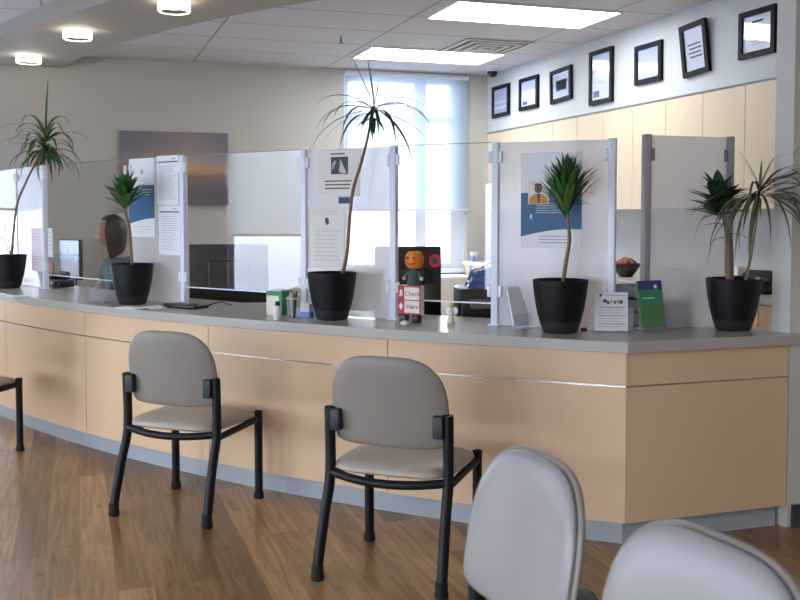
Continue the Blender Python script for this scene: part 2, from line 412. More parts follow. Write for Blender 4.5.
# bulkhead over the wall cabinets
XC = 3.92
ztop = at_X(640, 103.2, XC).z; zcab = at_X(630, 209.5, XC).z
struct(MB().bb((XC, 3.601, ztop), (XR - .001, YB - .001, CEIL), M['wall_grey']), 'wall_bulkhead')
struct(MB().bb((XC - .006, 3.602, ztop - .012), (XC + .02, YB - .002, ztop - .0005), M['clipg']), 'trim_1')

# dropped curved soffit with round lamps
def soffit_curve(o, n=60):
    s0, lo, hi = -1.2, 0, 14
    for _ in range(60):
        m = (lo + hi) / 2
        if arc(m, o).y > YB - .002: hi = m
        else: lo = m
    return [arc(s0 + (lo - s0) * i / n, o) for i in range(n + 1)]
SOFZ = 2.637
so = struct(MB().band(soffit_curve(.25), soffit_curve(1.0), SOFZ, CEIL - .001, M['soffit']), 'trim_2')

# windows
def window(name, axis, pos, lo, hi, z0, z1, mull, rails, blind_z, inward, slack=.0):
    r = bpy.data.objects.new(name, None); COL.objects.link(r); r['kind'] = 'structure'
    def P(u, d, z): return (u, pos + d * -inward, z) if axis == 'Y' else (pos + d * -inward, u, z)
    fm = MB(); w = .055
    def bar(u0, u1, za, zb, dep=.06, d0=.06):
        a = P(u0, d0, za); b = P(u1, d0 + dep, zb); fm.bb([min(x, y) for x, y in zip(a, b)], [max(x, y) for x, y in zip(a, b)], M['frame_w'])
    bar(lo, lo + w, z0, z1); bar(hi - w, hi, z0, z1); bar(lo + w, hi - w, z1 - w, z1); bar(lo + w, hi - w, z0, z0 + w)
    for u, ww in mull: bar(u - ww / 2, u + ww / 2, z0 + w, z1 - w, .055, .062)
    for z in rails:
        e = [lo + w] + [x for u, ww in mull for x in (u - ww / 2, u + ww / 2)] + [hi - w]
        for i in range(0, len(e), 2): bar(e[i], e[i + 1], z - .03, z + .03, .05, .065)
    fm.build('window_frame', r)
    g = MB(); a = P(lo + .02, .088, z0 + .02); b = P(hi - .02, .092, z1 - .02)
    g.bb([min(x, y) for x, y in zip(a, b)], [max(x, y) for x, y in zip(a, b)], M['pane']); g.build('glass_pane', r)
    sm = MB(); a = P(lo - .0, -.05, z0 - .03); b = P(hi + .0, .059, z0 - .001)
    return r, P
def blind(name, label, P, lo, hi, z0, z1, off=-.03, cloth='blind'):
    t = thing(name, label, 'blind', P((lo + hi) / 2, off, z1))
    t['group'] = 'white roller blinds'
    L0 = Vector(t.location)
    a = Vector(P(lo, off, z0)) - L0; b = Vector(P(hi, off - .002, z1 - .02)) - L0
    MB().bb([min(x, y) for x, y in zip(a, b)], [max(x, y) for x, y in zip(a, b)], M[cloth]).build('blind_cloth', t)
    a = Vector(P(lo, off, z0)) - L0; b = Vector(P(hi, off, z0)) - L0
    MB().tube([a, b], .013, M['frame_w']).build('bottom_bar', t)
    a = Vector(P(lo, off, z1 - .03)) - L0; b = Vector(P(hi, off, z1 - .03)) - L0
    MB().tube([a, b], .026, M['frame_w']).build('roller', t)
    return t
bz = at_Y(440, 210, YB).z
m1 = (at_Y(415, 240, YB + .09).x + at_Y(424, 240, YB + .09).x) / 2
w1, P1 = window('window_1', 'Y', YB, wl, wr, SILL, WTOP, [(m1, .11), (at_Y(459, 240, YB).x - .02, .1)], [at_Y(400, 118, YB).z], None, -1)
blind('roller_blind', 'white roller blind half lowered over the bright back window beside the certificates', P1, wl + .005, wr - .005, bz, WTOP + .035, -.035, 'blind2')
struct(MB().bb((wl - .03, YB - .06, SILL - .035), (wr + .03, YB - .001, SILL - .002), M['frame_w']), 'trim_3')
w2, P2 = window('window_2', 'Y', YB, -2.3, -.78, .5, WTOP, [(-1.6, .07)], [], None, -1)
blind('roller_blind', 'white roller blind on the back window left of the frame', P2, -2.29, -.79, 1.41, WTOP + .035, -.035)
for i, (a, b) in enumerate(LW):
    w, P = window('window_%d' % (i + 3), 'X', XL, a, b, .5, WTOP, [((a + b) / 2, .07)], [], None, 1)
    blind('roller_blind', 'white roller blind on side window %s of the left wall' % ['nearest the camera', 'second from the camera', 'farthest from the camera'][i], P, a + .01, b - .01, [1.7, 1.7, 1.16][i], WTOP + .03, -.035)

# ------------------------------------------------------------------ reception counter
rc = thing('reception_counter', 'long curved reception counter with pale maple front and grey worktop', 'counter', (0, 0, 0))
SM = 5.7
sc0 = s_corner(-.03)
front = [Vector((XE + .035, C0.y - .03, 0))] + curve(-.03, SM)
DEPTH = .62
back = [Vector((XE, C0.y + DEPTH, 0))] + curve(DEPTH, SM)
mb = MB()
# worktop: the front lip runs past the wall end, the rest stops at it
out = [Vector((XE + .035, C0.y - .03, 0)), Vector((XE + .035, C0.y - .001, 0)), Vector((XE, C0.y - .001, 0)), Vector((XE, C0.y + DEPTH, 0))] + curve(DEPTH, SM) + curve(-.03, SM)[::-1]
mb.prism(out[::-1], TOPZ - .047, TOPZ, M['top'])
bevel(mb.build('worktop', rc), .003)
seams = [0, 1.08, 2.165, 3.235, 4.31, 5.3, SM]
def seg(o, a, b, n=14): return [arc(a + (b - a) * i / n, o) for i in range(n + 1)]
PB, PT = .10, TOPZ - .048
STRZ = .668
MB().band([Vector((XE, C0.y + .025, 0))] + curve(.025, SM), [Vector((XE, C0.y + .05, 0))] + curve(.05, SM), PB, PT, M['body']).build('carcass', rc)
def panel(pa, pb):
    MB().band(pa, pb, PB, STRZ - .004, M['maple']).build('front_panel', rc)
    MB().band(pa, pb, STRZ + .004, PT, M['maple']).build('upper_panel', rc)
for i in range(len(seams) - 1):
    a = seams[i] + (.0025 if i else 0); b = seams[i + 1] - .0025
    panel(seg(0, a if i else s_corner(0), b), seg(.0245, a if i else s_corner(.0245), b))
panel([Vector((XE, C0.y, 0)), Vector((C0.x + .001, C0.y, 0))], [Vector((XE, C0.y + .0245, 0)), Vector((arc(s_corner(.0245), .0245).x + .001, C0.y + .0245, 0))])
st1 = [Vector((XE, C0.y + .001, 0))] + curve(.001, SM); st2 = [Vector((XE, C0.y + .024, 0))] + curve(.024, SM)
MB().band(st1, st2, STRZ - .0035, STRZ + .0035, M['steel']).build('metal_strip', rc)
MB().band([Vector((XE - .02, C0.y + .045, 0))] + curve(.045, SM), [Vector((XE - .02, C0.y + .055, 0))] + curve(.055, SM), 0, PB - .002, M['toe']).build('toe_kick', rc)
MB().band([Vector((XE, C0.y + .62, 0))] + curve(.62, SM), [Vector((XE, C0.y + .66, 0))] + curve(.66, SM), .7, TOPZ - .048, M['cream']).build('upstand', rc)
# staff-side desk on its own legs
dk = thing('staff_desk', 'low grey desk running behind the reception counter', 'desk')
MB().band([Vector((XE - .9, C0.y + .68, 0))] + curve(.68, SM), [Vector((XE - .9, C0.y + 1.3, 0))] + curve(1.3, SM), .71, .74, M['desk']).build('desk_top', dk)
for s in (.4, 1.5, 2.6, 3.7, 4.8):
    p = arc(s, 1.0); MB().bb((p.x - .03, p.y - .25, 0), (p.x + .03, p.y + .25, .709), M['desk']).build('leg', dk)

# ------------------------------------------------------------------ screens on the counter
SO = .325; ZT = 1.708
posts = {}
for px in (18, 45, 130, 184, 305, 394, 495.5):
    posts[px] = arc(s_at_px(px, SO), SO)
posts[-75] = arc(s_at_px(18, SO) + .9, SO)
posts[615] = arc(s_corner(SO), SO)
def on_right(px):
    d = ray(px, 240); return Vector((d.x / d.y * (C0.y + SO), C0.y + SO, 0))
posts[645] = on_right(645.5); posts[728] = on_right(728)
SCR = {}
def screen(a, b, hazy, label, postmat=None, zt=ZT, end_post=False, clips=(1,), gap_a=.016, gap_b=.016, post_a=True):
    pa, pb = posts[a], posts[b]; e = (pb - pa).normalized(); Lh = (pb - pa).length
    t = thing('acrylic_screen', label, 'screen', (pa.x, pa.y, TOPZ), math.atan2(e.y, e.x), 'protective screens along the counter')
    H = zt - TOPZ
    z0 = .003 if hazy else .105
    p = MB().bb((gap_a, -.003, z0), (Lh - gap_b, .003, H - .004), M['frost'] if hazy else M['clear']).build('hazy_pane' if hazy else 'clear_pane', t)
    if not hazy:
        MB().bb((gap_a, -.0045, z0 - .006), (Lh - gap_b, .0045, z0 - .0002), M['alu']).build('bottom_edge', t)
        MB().bb((gap_a, -.0036, H - .0038), (Lh - gap_b, .0036, H - .0005), M['clipg']).build('top_edge', t)
    pmt = postmat or M['alu']
    def post(x, w=.034):
        q = MB().rbox((x, 0, H / 2), (w, .034, H), pmt, .004).build('post', t)
        MB().rbox((x, 0, .004), (w + .02, .06, .008), pmt, .003).build('foot_plate', q)
    if post_a: post(0)
    if end_post: post(Lh)
    cm = M['clipg'] if postmat else M['clip']
    for z in clips:
        for xx, g in ((gap_a + .010, gap_a), (Lh - gap_b - .010, gap_b)):
            MB().rbox((xx, -.0105, z), (.018, .013, .055), cm, .004).build('clip', t)
    SCR[a] = (pa, e, Lh, t)
    return t
cl = (H_ := (ZT - TOPZ) - .07, .16)
screen(-75, 18, False, 'clear acrylic screen at the left end of the counter behind the tallest left plant', clips=cl)
screen(18, 45, True, 'narrow hazy acrylic screen with a pink paper near the left end', clips=cl, post_a=False)
screen(45, 130, False, 'clear acrylic screen with the seated receptionist behind it', clips=cl)
screen(130, 184, True, 'hazy acrylic screen carrying a blue poster and two long letters', clips=cl, post_a=False)
screen(184, 305, False, 'wide clear acrylic screen in front of the sunset picture with a window mirrored in it', clips=cl)
screen(305, 394, True, 'hazy acrylic screen with two white notices behind the tall thin plant', clips=cl)
screen(394, 495.5, False, 'clear acrylic screen in front of the bright back window', clips=cl)
screen(495.5, 615, True, 'wide hazy acrylic screen with a large blue and white poster', clips=cl, end_post=True)
screen(645, 728, True, 'blank hazy acrylic screen on the right arm of the counter with grey posts', postmat=M['alu2'], zt=1.73, clips=((1.73 - TOPZ) - .09,), end_post=True)

# sheets fixed to the screens
def uvbox(a, x0, y0, x1, y1):
    pa, e, Lh, t = SCR[a]; n = Vector((e.y, -e.x, 0)); p0 = Vector((pa.x, pa.y, 0)) + n * .0062
    A = at_plane(x0, (y0 + y1) / 2, p0, n); B = at_plane(x1, (y0 + y1) / 2, p0, n)
    T = at_plane((x0 + x1) / 2, y0, p0, n); Bo = at_plane((x0 + x1) / 2, y1, p0, n)
    return Vector((A.x, A.y, Bo.z)), math.atan2(e.y, e.x), (B - A).length, T.z - Bo.z
def quad(mb, u0, v0, u1, v1, m, l=1):        # printed area on a sheet whose front is at y=-.0008
    mb.bb((u0, -.0008 - .0003 * l, v0), (u1, -.0008 - .0003 * (l - 1), v1), m)
def poly(mb, pts, m, l=1):
    X = Matrix(((1, 0, 0, 0), (0, 0, -1, 0), (0, 1, 0, 0), (0, 0, 0, 1)))
    mb.prism(pts, .0008 + .0003 * (l - 1), .0008 + .0003 * l, m, X)
def circle(cx, cy, rx, ry=None, n=20): return [(cx + rx * math.cos(2 * PI * i / n), cy + (ry or rx) * math.sin(2 * PI * i / n)) for i in range(n)]
def lines(mb, w, v0, v1, n, m, u0=.1, u1=.9, th=.3, l=1, ragged=True):
    rnd = random.Random(int(w * 1e5) + n)
    for i in range(n):
        v = v1 + (v0 - v1) * (i + .5) / n; hh = abs(v1 - v0) / n * th
        b = u1 - (rnd.random() * .25 * (u1 - u0) if ragged else 0)
        quad(mb, w * u0, v - hh / 2, w * b, v + hh / 2, m, l)
def sheet(name, label, cat, a, box, paper, draw, group=None):
    loc, rz, w, h = uvbox(a, *box)
    mb = MB(); mb.bb((0, -.0008, 0), (w, 0, h), paper); draw(mb, w, h)
    o = mb.build(name, None, loc, rz); tag(o, label, cat, group); return o
def wave_poster(mb, w, h, man=True):
    ys, yb = (.60, .19)
    pts = [(0, h * ys - .01)] + [(w * i / 12, h * (yb - .10 + .11 * math.sin(PI * (.08 + .5 * i / 12)))) for i in range(13)] + [(w, h * (ys + .06))] + [(w * (1 - i / 6), h * (ys + .06 - .10 * (i / 6) ** 1.6)) for i in range(1, 6)]
    poly(mb, pts, M['blue'], 1)
    lines(mb, w, h * .36, h * .48, 5, M['inkl'], .25, .8, .28, 2)
    lines(mb, w, h * .50, h * .54, 2, M['inkl'], .12, .8, .3, 2)
    lines(mb, w, h * .04, h * .14, 3, M['ink'], .3, .92, .3, 1)
    if man:
        quad(mb, w * .12, h * .46, w * .46, h * .70, M['paperw'], 2)
        poly(mb, [(w * .13, h * .465), (w * .45, h * .465), (w * .44, h * .53), (w * .34, h * .57), (w * .24, h * .57), (w * .15, h * .53)], M['orange'], 3)
        poly(mb, circle(w * .29, h * .625, w * .065, h * .05), M['skinp'], 3)
        poly(mb, [(w * .27, h * .57), (w * .32, h * .57), (w * .31, h * .48), (w * .29, h * .465)], M['inkd'], 4)
        poly(mb, circle(w * .29, h * .66, w * .06, h * .02), M['inkd'], 4)
        poly(mb, circle(w * .17, h * .33, w * .02, h * .03), M['inkl'], 2)
def small_poster(mb, w, h):
    poly(mb, circle(w * .52, h * .83, w * .06, h * .035), M['ink'], 1)
    lines(mb, w, h * .70, h * .77, 2, M['inkl'], .3, .8, .3)
    pts = [(0, h * .24)] + [(w * i / 10, h * (.17 + .07 * math.sin(PI * .5 * i / 10))) for i in range(11)] + [(w, h * .66), (w * .55, h * .66), (w * .3, h * .58), (0, h * .54)]
    poly(mb, pts, M['blue'], 1)
    lines(mb, w, h * .52, h * .62, 3, M['inkl'], .5, .92, .3, 2)
    lines(mb, w, h * .05, h * .15, 3, M['inkl'], .15, .9, .3, 1)
def letter(mb, w, h):
    quad(mb, w * .04, h * .86, w * .96, h * .885, M['navyink'], 1)
    quad(mb, w * .68, h * .92, w * .86, h * .945, M['ink'], 1)
    lines(mb, w, h * .10, h * .80, 15, M['inkl'], .1, .92, .4)
def notice(mb, w, h):
    lines(mb, w, h * .90, h * .955, 1, M['inkd'], .3, .75, .5)
    quad(mb, w * .31, h * .48, w * .72, h * .86, M['inkd'], 1)
    poly(mb, [(w * .50, h * .50), (w * .56, h * .76), (w * .53, h * .82), (w * .66, h * .56), (w * .68, h * .50)], M['inkl'], 2)
    poly(mb, [(w * .34, h * .56), (w * .44, h * .74), (w * .40, h * .80), (w * .33, h * .70)], M['ink'], 2)
    poly(mb, [(w * .48, h * .485), (w * .56, h * .485), (w * .55, h * .53), (w * .50, h * .53)], M['red'], 3)
    lines(mb, w, h * .13, h * .37, 3, M['inkd'], .16, .92, .35)
def notice2(mb, w, h):
    poly(mb, [(w * .46, h * .75), (w * .52, h * .70), (w * .58, h * .74), (w * .56, h * .82), (w * .47, h * .83)], M['navyink'], 1)
    lines(mb, w, h * .86, h * .94, 2, M['inkl'], .1, .85, .3)
    lines(mb, w, h * .10, h * .64, 8, M['inkl'], .14, .92, .3)
sheet('notice', 'pinkish white paper taped to the narrow hazy screen by the leftmost plant', 'notice', 18, (31.5, 228, 42.5, 271), M['paperp'], lambda mb, w, h: lines(mb, w, h * .1, h * .9, 12, M['inkl'], .1, .9, .3))
sheet('notice', 'small pale card taped low beside the first white post', 'notice', 45, (48, 228, 52.5, 257), M['paper'], lambda mb, w, h: lines(mb, w, h * .2, h * .9, 5, M['inkl'], .15, .9, .3))
sheet('poster', 'small white poster with a blue wave behind the bushy left plant', 'poster', 130, (129.5, 158.5, 154.5, 237), M['paper'], small_poster)
sheet('letter', 'upper long white letter with a dark heading rule, beside the blue wave poster', 'letter', 130, (157, 155.5, 178.5, 205), M['paper'], letter)
sheet('letter', 'lower long white letter hanging below another beside the blue wave poster', 'letter', 130, (159, 205.5, 180, 255), M['paper'], letter)
sheet('notice', 'white notice with a dark square picture and bold lines behind the tall plant', 'notice', 305, (318.5, 150.5, 360, 196), M['paperw'], notice)
sheet('notice', 'white letter sheet with a small crest below the pictured notice', 'notice', 305, (309.5, 207, 344, 268), M['paperw'], notice2)
sheet('label_card', 'small greyish blue card between the two white notices', 'card', 305, (338, 196.8, 350.5, 204), M['ink'], lambda mb, w, h: quad(mb, w * .06, h * .08, w * .94, h * .92, M['navyink']))
sheet('poster', 'large poster with a man in an orange jacket above a blue field', 'poster', 495.5, (521, 152.5, 582, 248), M['paper'], wave_poster)

# ------------------------------------------------------------------ chairs
def make_chair():
    t = thing('waiting_chair', '', 'chair', group='waiting room chairs')
    K = M['black']
    for s in (-1, 1):
        p = smooth_path([(s * .246, -.280, .006), (s * .246, -.266, .08), (s * .241, -.222, .24), (s * .238, -.192, .325), (s * .238, -.178, .38), (s * .238, -.174, .45), (s * .238, -.176, .54), (s * .238, -.180, .642)], 5)
        o = MB().tube(p, .0205, K, 12).build('rear_leg', t)
        MB().lathe([(.023, 0), (.026, .012), (.0225, .03), (.0235, .045), (.021, .06)], M['rubber'], (s * .246, -.276, 0), 16).build('rubber_foot', o)
        o = MB().tube([(s * .236, .205, .006), (s * .236, .205, .30), (s * .236, .205, .420)], .0195, K, 12).build('front_leg', t)
        MB().lathe([(.023, 0), (.025, .012), (.022, .035)], M['rubber'], (s * .236, .205, 0), 16).build('rubber_foot', o)
        MB().lathe([(.0205, 0), (.0205, .006), (.012, .010)], M['rubber'], (s * .236, .205, .4185), 16).build('cap', o)
        MB().tube([(s * .236, -.178, .372), (s * .234, .0, .378), (s * .236, .205, .390)], .015, K, 10).build('side_rail', t)
        # bracket that grips the backrest
        MB().rbox((s * .206, -.193, .598), (.040, .034, .084), M['navy'], .005).build('bracket', t)
    MB().tube(smooth_path([(-.236, -.178, .390), (-.12, -.214, .380), (0, -.225, .376), (.12, -.214, .380), (.236, -.178, .390)], 5), .0165, K, 10).build('rear_rail', t)
    MB().tube([(-.236, .19, .382), (.236, .19, .382)], .012, K, 10).build('front_rail', t)
    # pad from a closed outline, pillowed on both faces
    def pad(outline, h_front, h_back, X, mat, name, bend, nr=(0, .35, .6, .8, .92, .98, 1.0)):
        n = len(outline); cx = sum(p[0] for p in outline) / n; cy = sum(p[1] for p in outline) / n
        vs = []; fs = []
        def ring(tt, side, h):
            base = len(vs)
            for (x, y) in outline:
                q = (cx + (x - cx) * tt, cy + (y - cy) * tt)
                z = side * h * (1 - tt ** 6) ** .5 if tt < 1 else 0
                vs.append(bend(q[0], q[1], z))
            return base
        rings = []
        for tt in nr[1:]: rings.append(ring(tt, 1, h_front))
        for tt in nr[-2:0:-1]: rings.append(ring(tt, -1, h_back))
        c1 = len(vs); vs.append(bend(cx, cy, h_front)); c2 = len(vs); vs.append(bend(cx, cy, -h_back))
        for a, b in zip(rings[:-1], rings[1:]):
            for i in range(n): j = (i + 1) % n; fs.append((a + i, a + j, b + j, b + i))
        for i in range(n):
            j = (i + 1) % n; fs.append((c1, rings[0] + j, rings[0] + i)); fs.append((c2, rings[-1] + i, rings[-1] + j))
        return MB().add(vs, fs, mat, True, X).build(name, t)
    def sq(hw, hh, e1, e2, n=72, narrow=0.0, bot=1.0):
        out = []
        for i in range(n):
            a = 2 * PI * i / n; c, s_ = math.cos(a), math.sin(a)
            e = e1 if s_ >= 0 else e2
            x = hw * math.copysign(abs(c) ** (2 / e), c); y = hh * math.copysign(abs(s_) ** (2 / e), s_)
            if y > 0: x *= 1 - narrow * (y / hh) ** 2
            else: x *= 1 - .035 * (y / hh) ** 2; y *= bot
            out.append((x, y))
        return out
    # seat
    so_ = sq(.246, .236, 4.2, 4.6)
    pad(so_, .036, .020, Matrix.Translation((0, .016, .412)), M['vinyl'], 'seat', lambda x, y, z: (x, y, z - .03 * max(0, (y - .10) / .12) ** 2 * .6 + .0))
    # backrest: lower half squarer, shoulders rounded
    lean = Matrix.Translation((0, -.186, .634)) @ Matrix.Rotation(R(10), 4, 'X')
    def bb_(off):
        return lambda x, y, z: (x, off + .55 * x * x + z, y)
    pad(sq(.225, .213, 3.5, 8, narrow=.13, bot=.605), .022, .006, lean, M['shell'], 'back_cushion', bb_(.008))
    pad(sq(.236, .222, 3.5, 9, narrow=.13, bot=.61), .016, .017, lean, M['rear'], 'back_shell', bb_(-.002))
    return t
ch = make_chair()
def place(xc, d, th, label, first=False):
    p = c2w(xc, d); rz = -(R(th) + YAW)
    if first: ch.location = p; ch.rotation_euler = (0, 0, rz); ch['label'] = label; return ch
    return dup(ch, p, rz, label)
place(.018, 3.79, 21, 'taupe vinyl chair with black legs in the middle of the floor facing the counter', True)
place(-.978, 4.575, 21, 'taupe vinyl chair with black legs left of centre facing the counter, second from left')
place(-2.505, 5.53, 25, 'taupe vinyl chair cut off by the left edge of the photo')
c_ = place(.097, 1.975, 250, 'foreground chair with its rounded back showing whole, left one of the nearest two'); c_.scale = (1.02,) * 3
c_ = place(.312, 1.435, 245, 'nearest chair with only the top of its rounded back in view at bottom right'); c_.scale = (1.02,) * 3

# ------------------------------------------------------------------ potted plants
def make_pot(t, r=.124, h=.236):
    k = h
    prof = [(.070, 0), (.078, .006), (.092, .05 * k / .23), (.106, .105 * k / .23), (.117, .17 * k / .23), (.1225, .22 * k / .23), (.1235, k - .003), (.122, k), (.117, k), (.116, k - .02), (.110, k - .05)]
    prof = [(a * r / .1235, b) for a, b in prof]
    o = MB().lathe(prof[2:], M['pot'], n=40, caps=False).build('pot', t)
    MB().lathe(prof[:3], M['potgrey'], n=40).build('pot_base', o)
    MB().lathe([(.0005, k - .030), (.06, k - .028), (.1115 * r / .1235, k - .034), (.1115 * r / .1235, k - .045)], M['soil'], n=30, caps=False).build('soil', t)
CLAMP = [None]
def pane_dist(p):
    p0, n_, top = CLAMP[0]; return (p - p0).dot(n_), top
def leaf(mb, base, az, el, L, droop, w, m, n=9, fold=.25, curl=0, tw=0, taper=1.7):
    p = Vector(base); vs = []; e = el; a = az; front = True
    for i in range(n + 1):
        t = i / n
        d = Vector((math.cos(a) * math.cos(e), math.sin(a) * math.cos(e), math.sin(e)))
        sd = Vector((-math.sin(a), math.cos(a), 0)); upv = sd.cross(d) * -1
        ww = w * (min(1, .35 + t * 3.2) if t < .25 else 1) * (1 - max(0, (t - .35) / .65) ** taper) * .5 + .0006
        tri = [p + sd * ww + upv * ww * fold, p.copy(), p - sd * ww + upv * ww * fold]
        if CLAMP[0] and front:
            n_ = CLAMP[0][1]
            if p.z > CLAMP[0][2] + .02 and pane_dist(p)[0] < 0: front = False
            else:
                for q in tri:
                    dd = pane_dist(q)[0]
                    if dd < .012: q += n_ * (.012 - dd)
                dd = pane_dist(p)[0]
                if dd < .012: p = p + n_ * (.012 - dd)
        vs += tri
        p = p + d * (L / n); e -= droop / n * (.4 + 1.2 * t); a += curl / n
    fs = []
    for i in range(n):
        o = 3 * i; fs += [(o, o + 1, o + 4, o + 3), (o + 1, o + 2, o + 5, o + 4)]
    mb.add(vs, fs, m, True)
def plant(label, cat, px, base_y, zc, kind, trunk_px, d=None, name='potted_plant', r=.122, h=.232, seed=1, scr=None, back=0):
    a_ = [k for k in SCR if min(proj((SCR[k][0].x, SCR[k][0].y, 1.2))[0], 9e9) <= px][-1] if scr is None else scr
    pa_, e_, L_, _t = SCR[a_]; nn = Vector((e_.y, -e_.x, 0)); q0 = Vector((pa_.x, pa_.y, 0)) + nn * (r + .012 + back)
    p = at_plane(px, base_y, q0, nn); p.z = TOPZ
    CLAMP[0] = (-nn * (r + .012 + back) , nn, ZT - TOPZ)
    t = thing(name, label, cat, (p.x, p.y, TOPZ), 0, 'black potted plants on the counter')
    make_pot(t, r, h)
    dist = p.x * math.sin(YAW) + p.y * math.cos(YAW)
    path = []
    for i, (x, y) in enumerate(trunk_px):
        q = at_d(x, y, dist) - Vector((p.x, p.y, TOPZ)); path.append(q)
    path[0].z = h - .045
    sp = smooth_path(path, 6); n = len(sp)
    tr = .0085 if kind != 'bush2' else .012
    MB().tube(sp, [tr * (1.15 - .4 * i / n) for i in range(n)], M['trunk'], 9).build('trunk', t)
    return t, sp, random.Random(seed)
RTv = RT
def azpx(a):   # azimuth measured in the picture sense: 0 = image right, 90 = away
    return a - YAW
# 1 leftmost tall dragon tree
t, sp, rn = plant('tall thin plant in a black pot at the far left end of the counter', 'potted plant', 9, 288.5, 0, 'tall', [(11, 256), (13, 238), (17, 205), (27, 180), (42, 150), (46, 136)], seed=3, scr=-75)
mb = MB(); tip = sp[-1]
leaf(mb, tip, azpx(1.2), R(87), .40, .1, .018, M['leaf'], fold=.4)
leaf(mb, tip, azpx(2.9), R(75), .22, 1.6, .016, M['leaf']); leaf(mb, tip, azpx(3.4), R(62), .2, 1.4, .014, M['leaf'])
for i in range(44):
    k = rn.random(); b = tip - Vector((rn.uniform(-.004, .004), 0, .11 * k)) - (sp[-1] - sp[-5]) * k * .5
    leaf(mb, b, rn.uniform(0, 2 * PI), R(rn.uniform(20, 70) - 35 * k), rn.uniform(.24, .40), rn.uniform(1.9, 2.9), rn.uniform(.015, .025), M['leafg'] if rn.random() < .6 else M['leafs'])
for j in range(16):
    leaf(mb, tip - Vector((0, 0, .05 + .05 * rn.random())), rn.uniform(0, 2 * PI), R(-25), rn.uniform(.2, .30), 1.0, .026, M['leaf'])
mb.build('foliage', t)
# extra bare shoots in the leftmost pot
mb = MB(); q = sp[0]
for dx, dz in ((-.10, .18), (.05, .12), (-.06, .26)):
    mb.tube(smooth_path([q, q + Vector((dx * .4, 0, dz * .8)), q + Vector((dx, .01, dz))], 5), .0035, M['trunk'], 6)
mb.build('side_shoots', t)
# 2 bushy plant
def bush(sp, rn, mb, n, e0, e1, hgt, L, w, m1, m2, skew=(0, 0)):
    tip = sp[-1]
    for i in range(n):
        k = i / (n - 1); b = tip + Vector((0, 0, -hgt * (1 - k)))
        az = i * 2.39996 + rn.uniform(-.35, .35)
        el = R(e0 + (e1 - e0) * k ** .9 + rn.uniform(-9, 9))
        leaf(mb, b, az, el, L * rn.uniform(.82, 1.12) * (1 - .12 * k), rn.uniform(.15, .75), w * rn.uniform(.85, 1.15), m1 if rn.random() < .7 else m2, n=7, fold=.3, taper=2.6)
t, sp, rn = plant('bushy plant in a black pot beside the seated receptionist', 'potted plant', 132.5, 300, 0, 'bush', [(132.5, 266), (131, 250), (129.5, 228), (125.5, 212), (125, 200)], seed=5, scr=130, back=.03)
mb = MB(); bush(sp, rn, mb, 50, 40, 84, .055, .185, .044, M['leafg'], M['leaf'])
for a, e in ((3.0, 20), (2.7, -5), (3.3, 5)): leaf(mb, sp[-7], azpx(a), R(e), .13, .5, .02, M['leaf'])
mb.build('foliage', t)
# 3 tall plant in front of the back window
t, sp, rn = plant('tall thin plant with drooping strap leaves in front of the back window', 'potted plant', 332, 315.5, 0, 'tall', [(341, 273), (347, 252), (349.5, 220), (353, 190), (361, 163), (368, 136), (374, 106)], seed=11, scr=305)
mb = MB(); tip = sp[-1]
leaf(mb, tip, azpx(2.6), R(82), .25, .1, .015, M['leafd'], fold=.4); leaf(mb, tip, azpx(2.8), R(64), .27, -.05, .018, M['leafd'])
leaf(mb, tip, azpx(2.9), R(40), .16, .3, .01, M['leafd']); leaf(mb, tip, azpx(.6), R(75), .13, .2, .008, M['leafd'])
for a, e, L, dr in ((3.2, 35, .22, 1.9), (2.6, 25, .24, 2.0), (3.7, 10, .24, 1.6), (.2, 30, .18, 1.6), (-.2, 20, .20, 1.4), (.5, 15, .22, 1.4), (-.5, 5, .26, 1.6),
                    (-1.2, 0, .26, 1.8), (4.2, -5, .26, 1.5), (-.1, -15, .26, 1.1), (3.3, -20, .22, .9), (1.5, 10, .2, 2.0), (-.9, -25, .28, 1.0), (-1.6, -10, .2, 1.3), (3.0, -8, .28, 1.5), (5.6, 20, .2, 1.8), (2.2, 18, .22, 2.1), (3.9, 22, .2, 2)):
    leaf(mb, tip - Vector((0, 0, rn.uniform(0, .035))), azpx(a) , R(e), L * 1.5, dr, .019, M['leafd'] if rn.random() < .6 else M['leafs'])
for j in range(16):
    leaf(mb, tip - Vector((0, 0, .015 + .045 * rn.random())), azpx(rn.uniform(2.4, 5.2)), R(rn.uniform(-40, -15)), rn.uniform(.10, .17), .9, .016, M['leaf'])
mb.build('foliage', t)
# 4 feathery topped plant before the big poster
t, sp, rn = plant('single cane plant with an upright leafy crown in front of the large poster', 'potted plant', 560, 325.5, 0, 'bush', [(562, 279), (566, 262), (569.5, 240), (568, 222), (566.5, 205), (566, 198)], seed=8, scr=495.5)
mb = MB(); bush(sp, rn, mb, 100, 58, 88, .09, .225, .025, M['leaf'], M['leafg'])
for a, e, L in ((3.3, -2, .10), (2.8, 8, .11), (.2, 25, .12), (0, 18, .13)): leaf(mb, sp[-8], azpx(a), R(e), L, .9, .014, M['leaf'])
leaf(mb, tip * 0 + sp[-2], azpx(3.0), R(25), .13, 1.0, .012, M['leafd']); leaf(mb, sp[-2], azpx(.1), R(30), .15, 1.4, .012, M['leafd'])
mb.build('foliage', t)
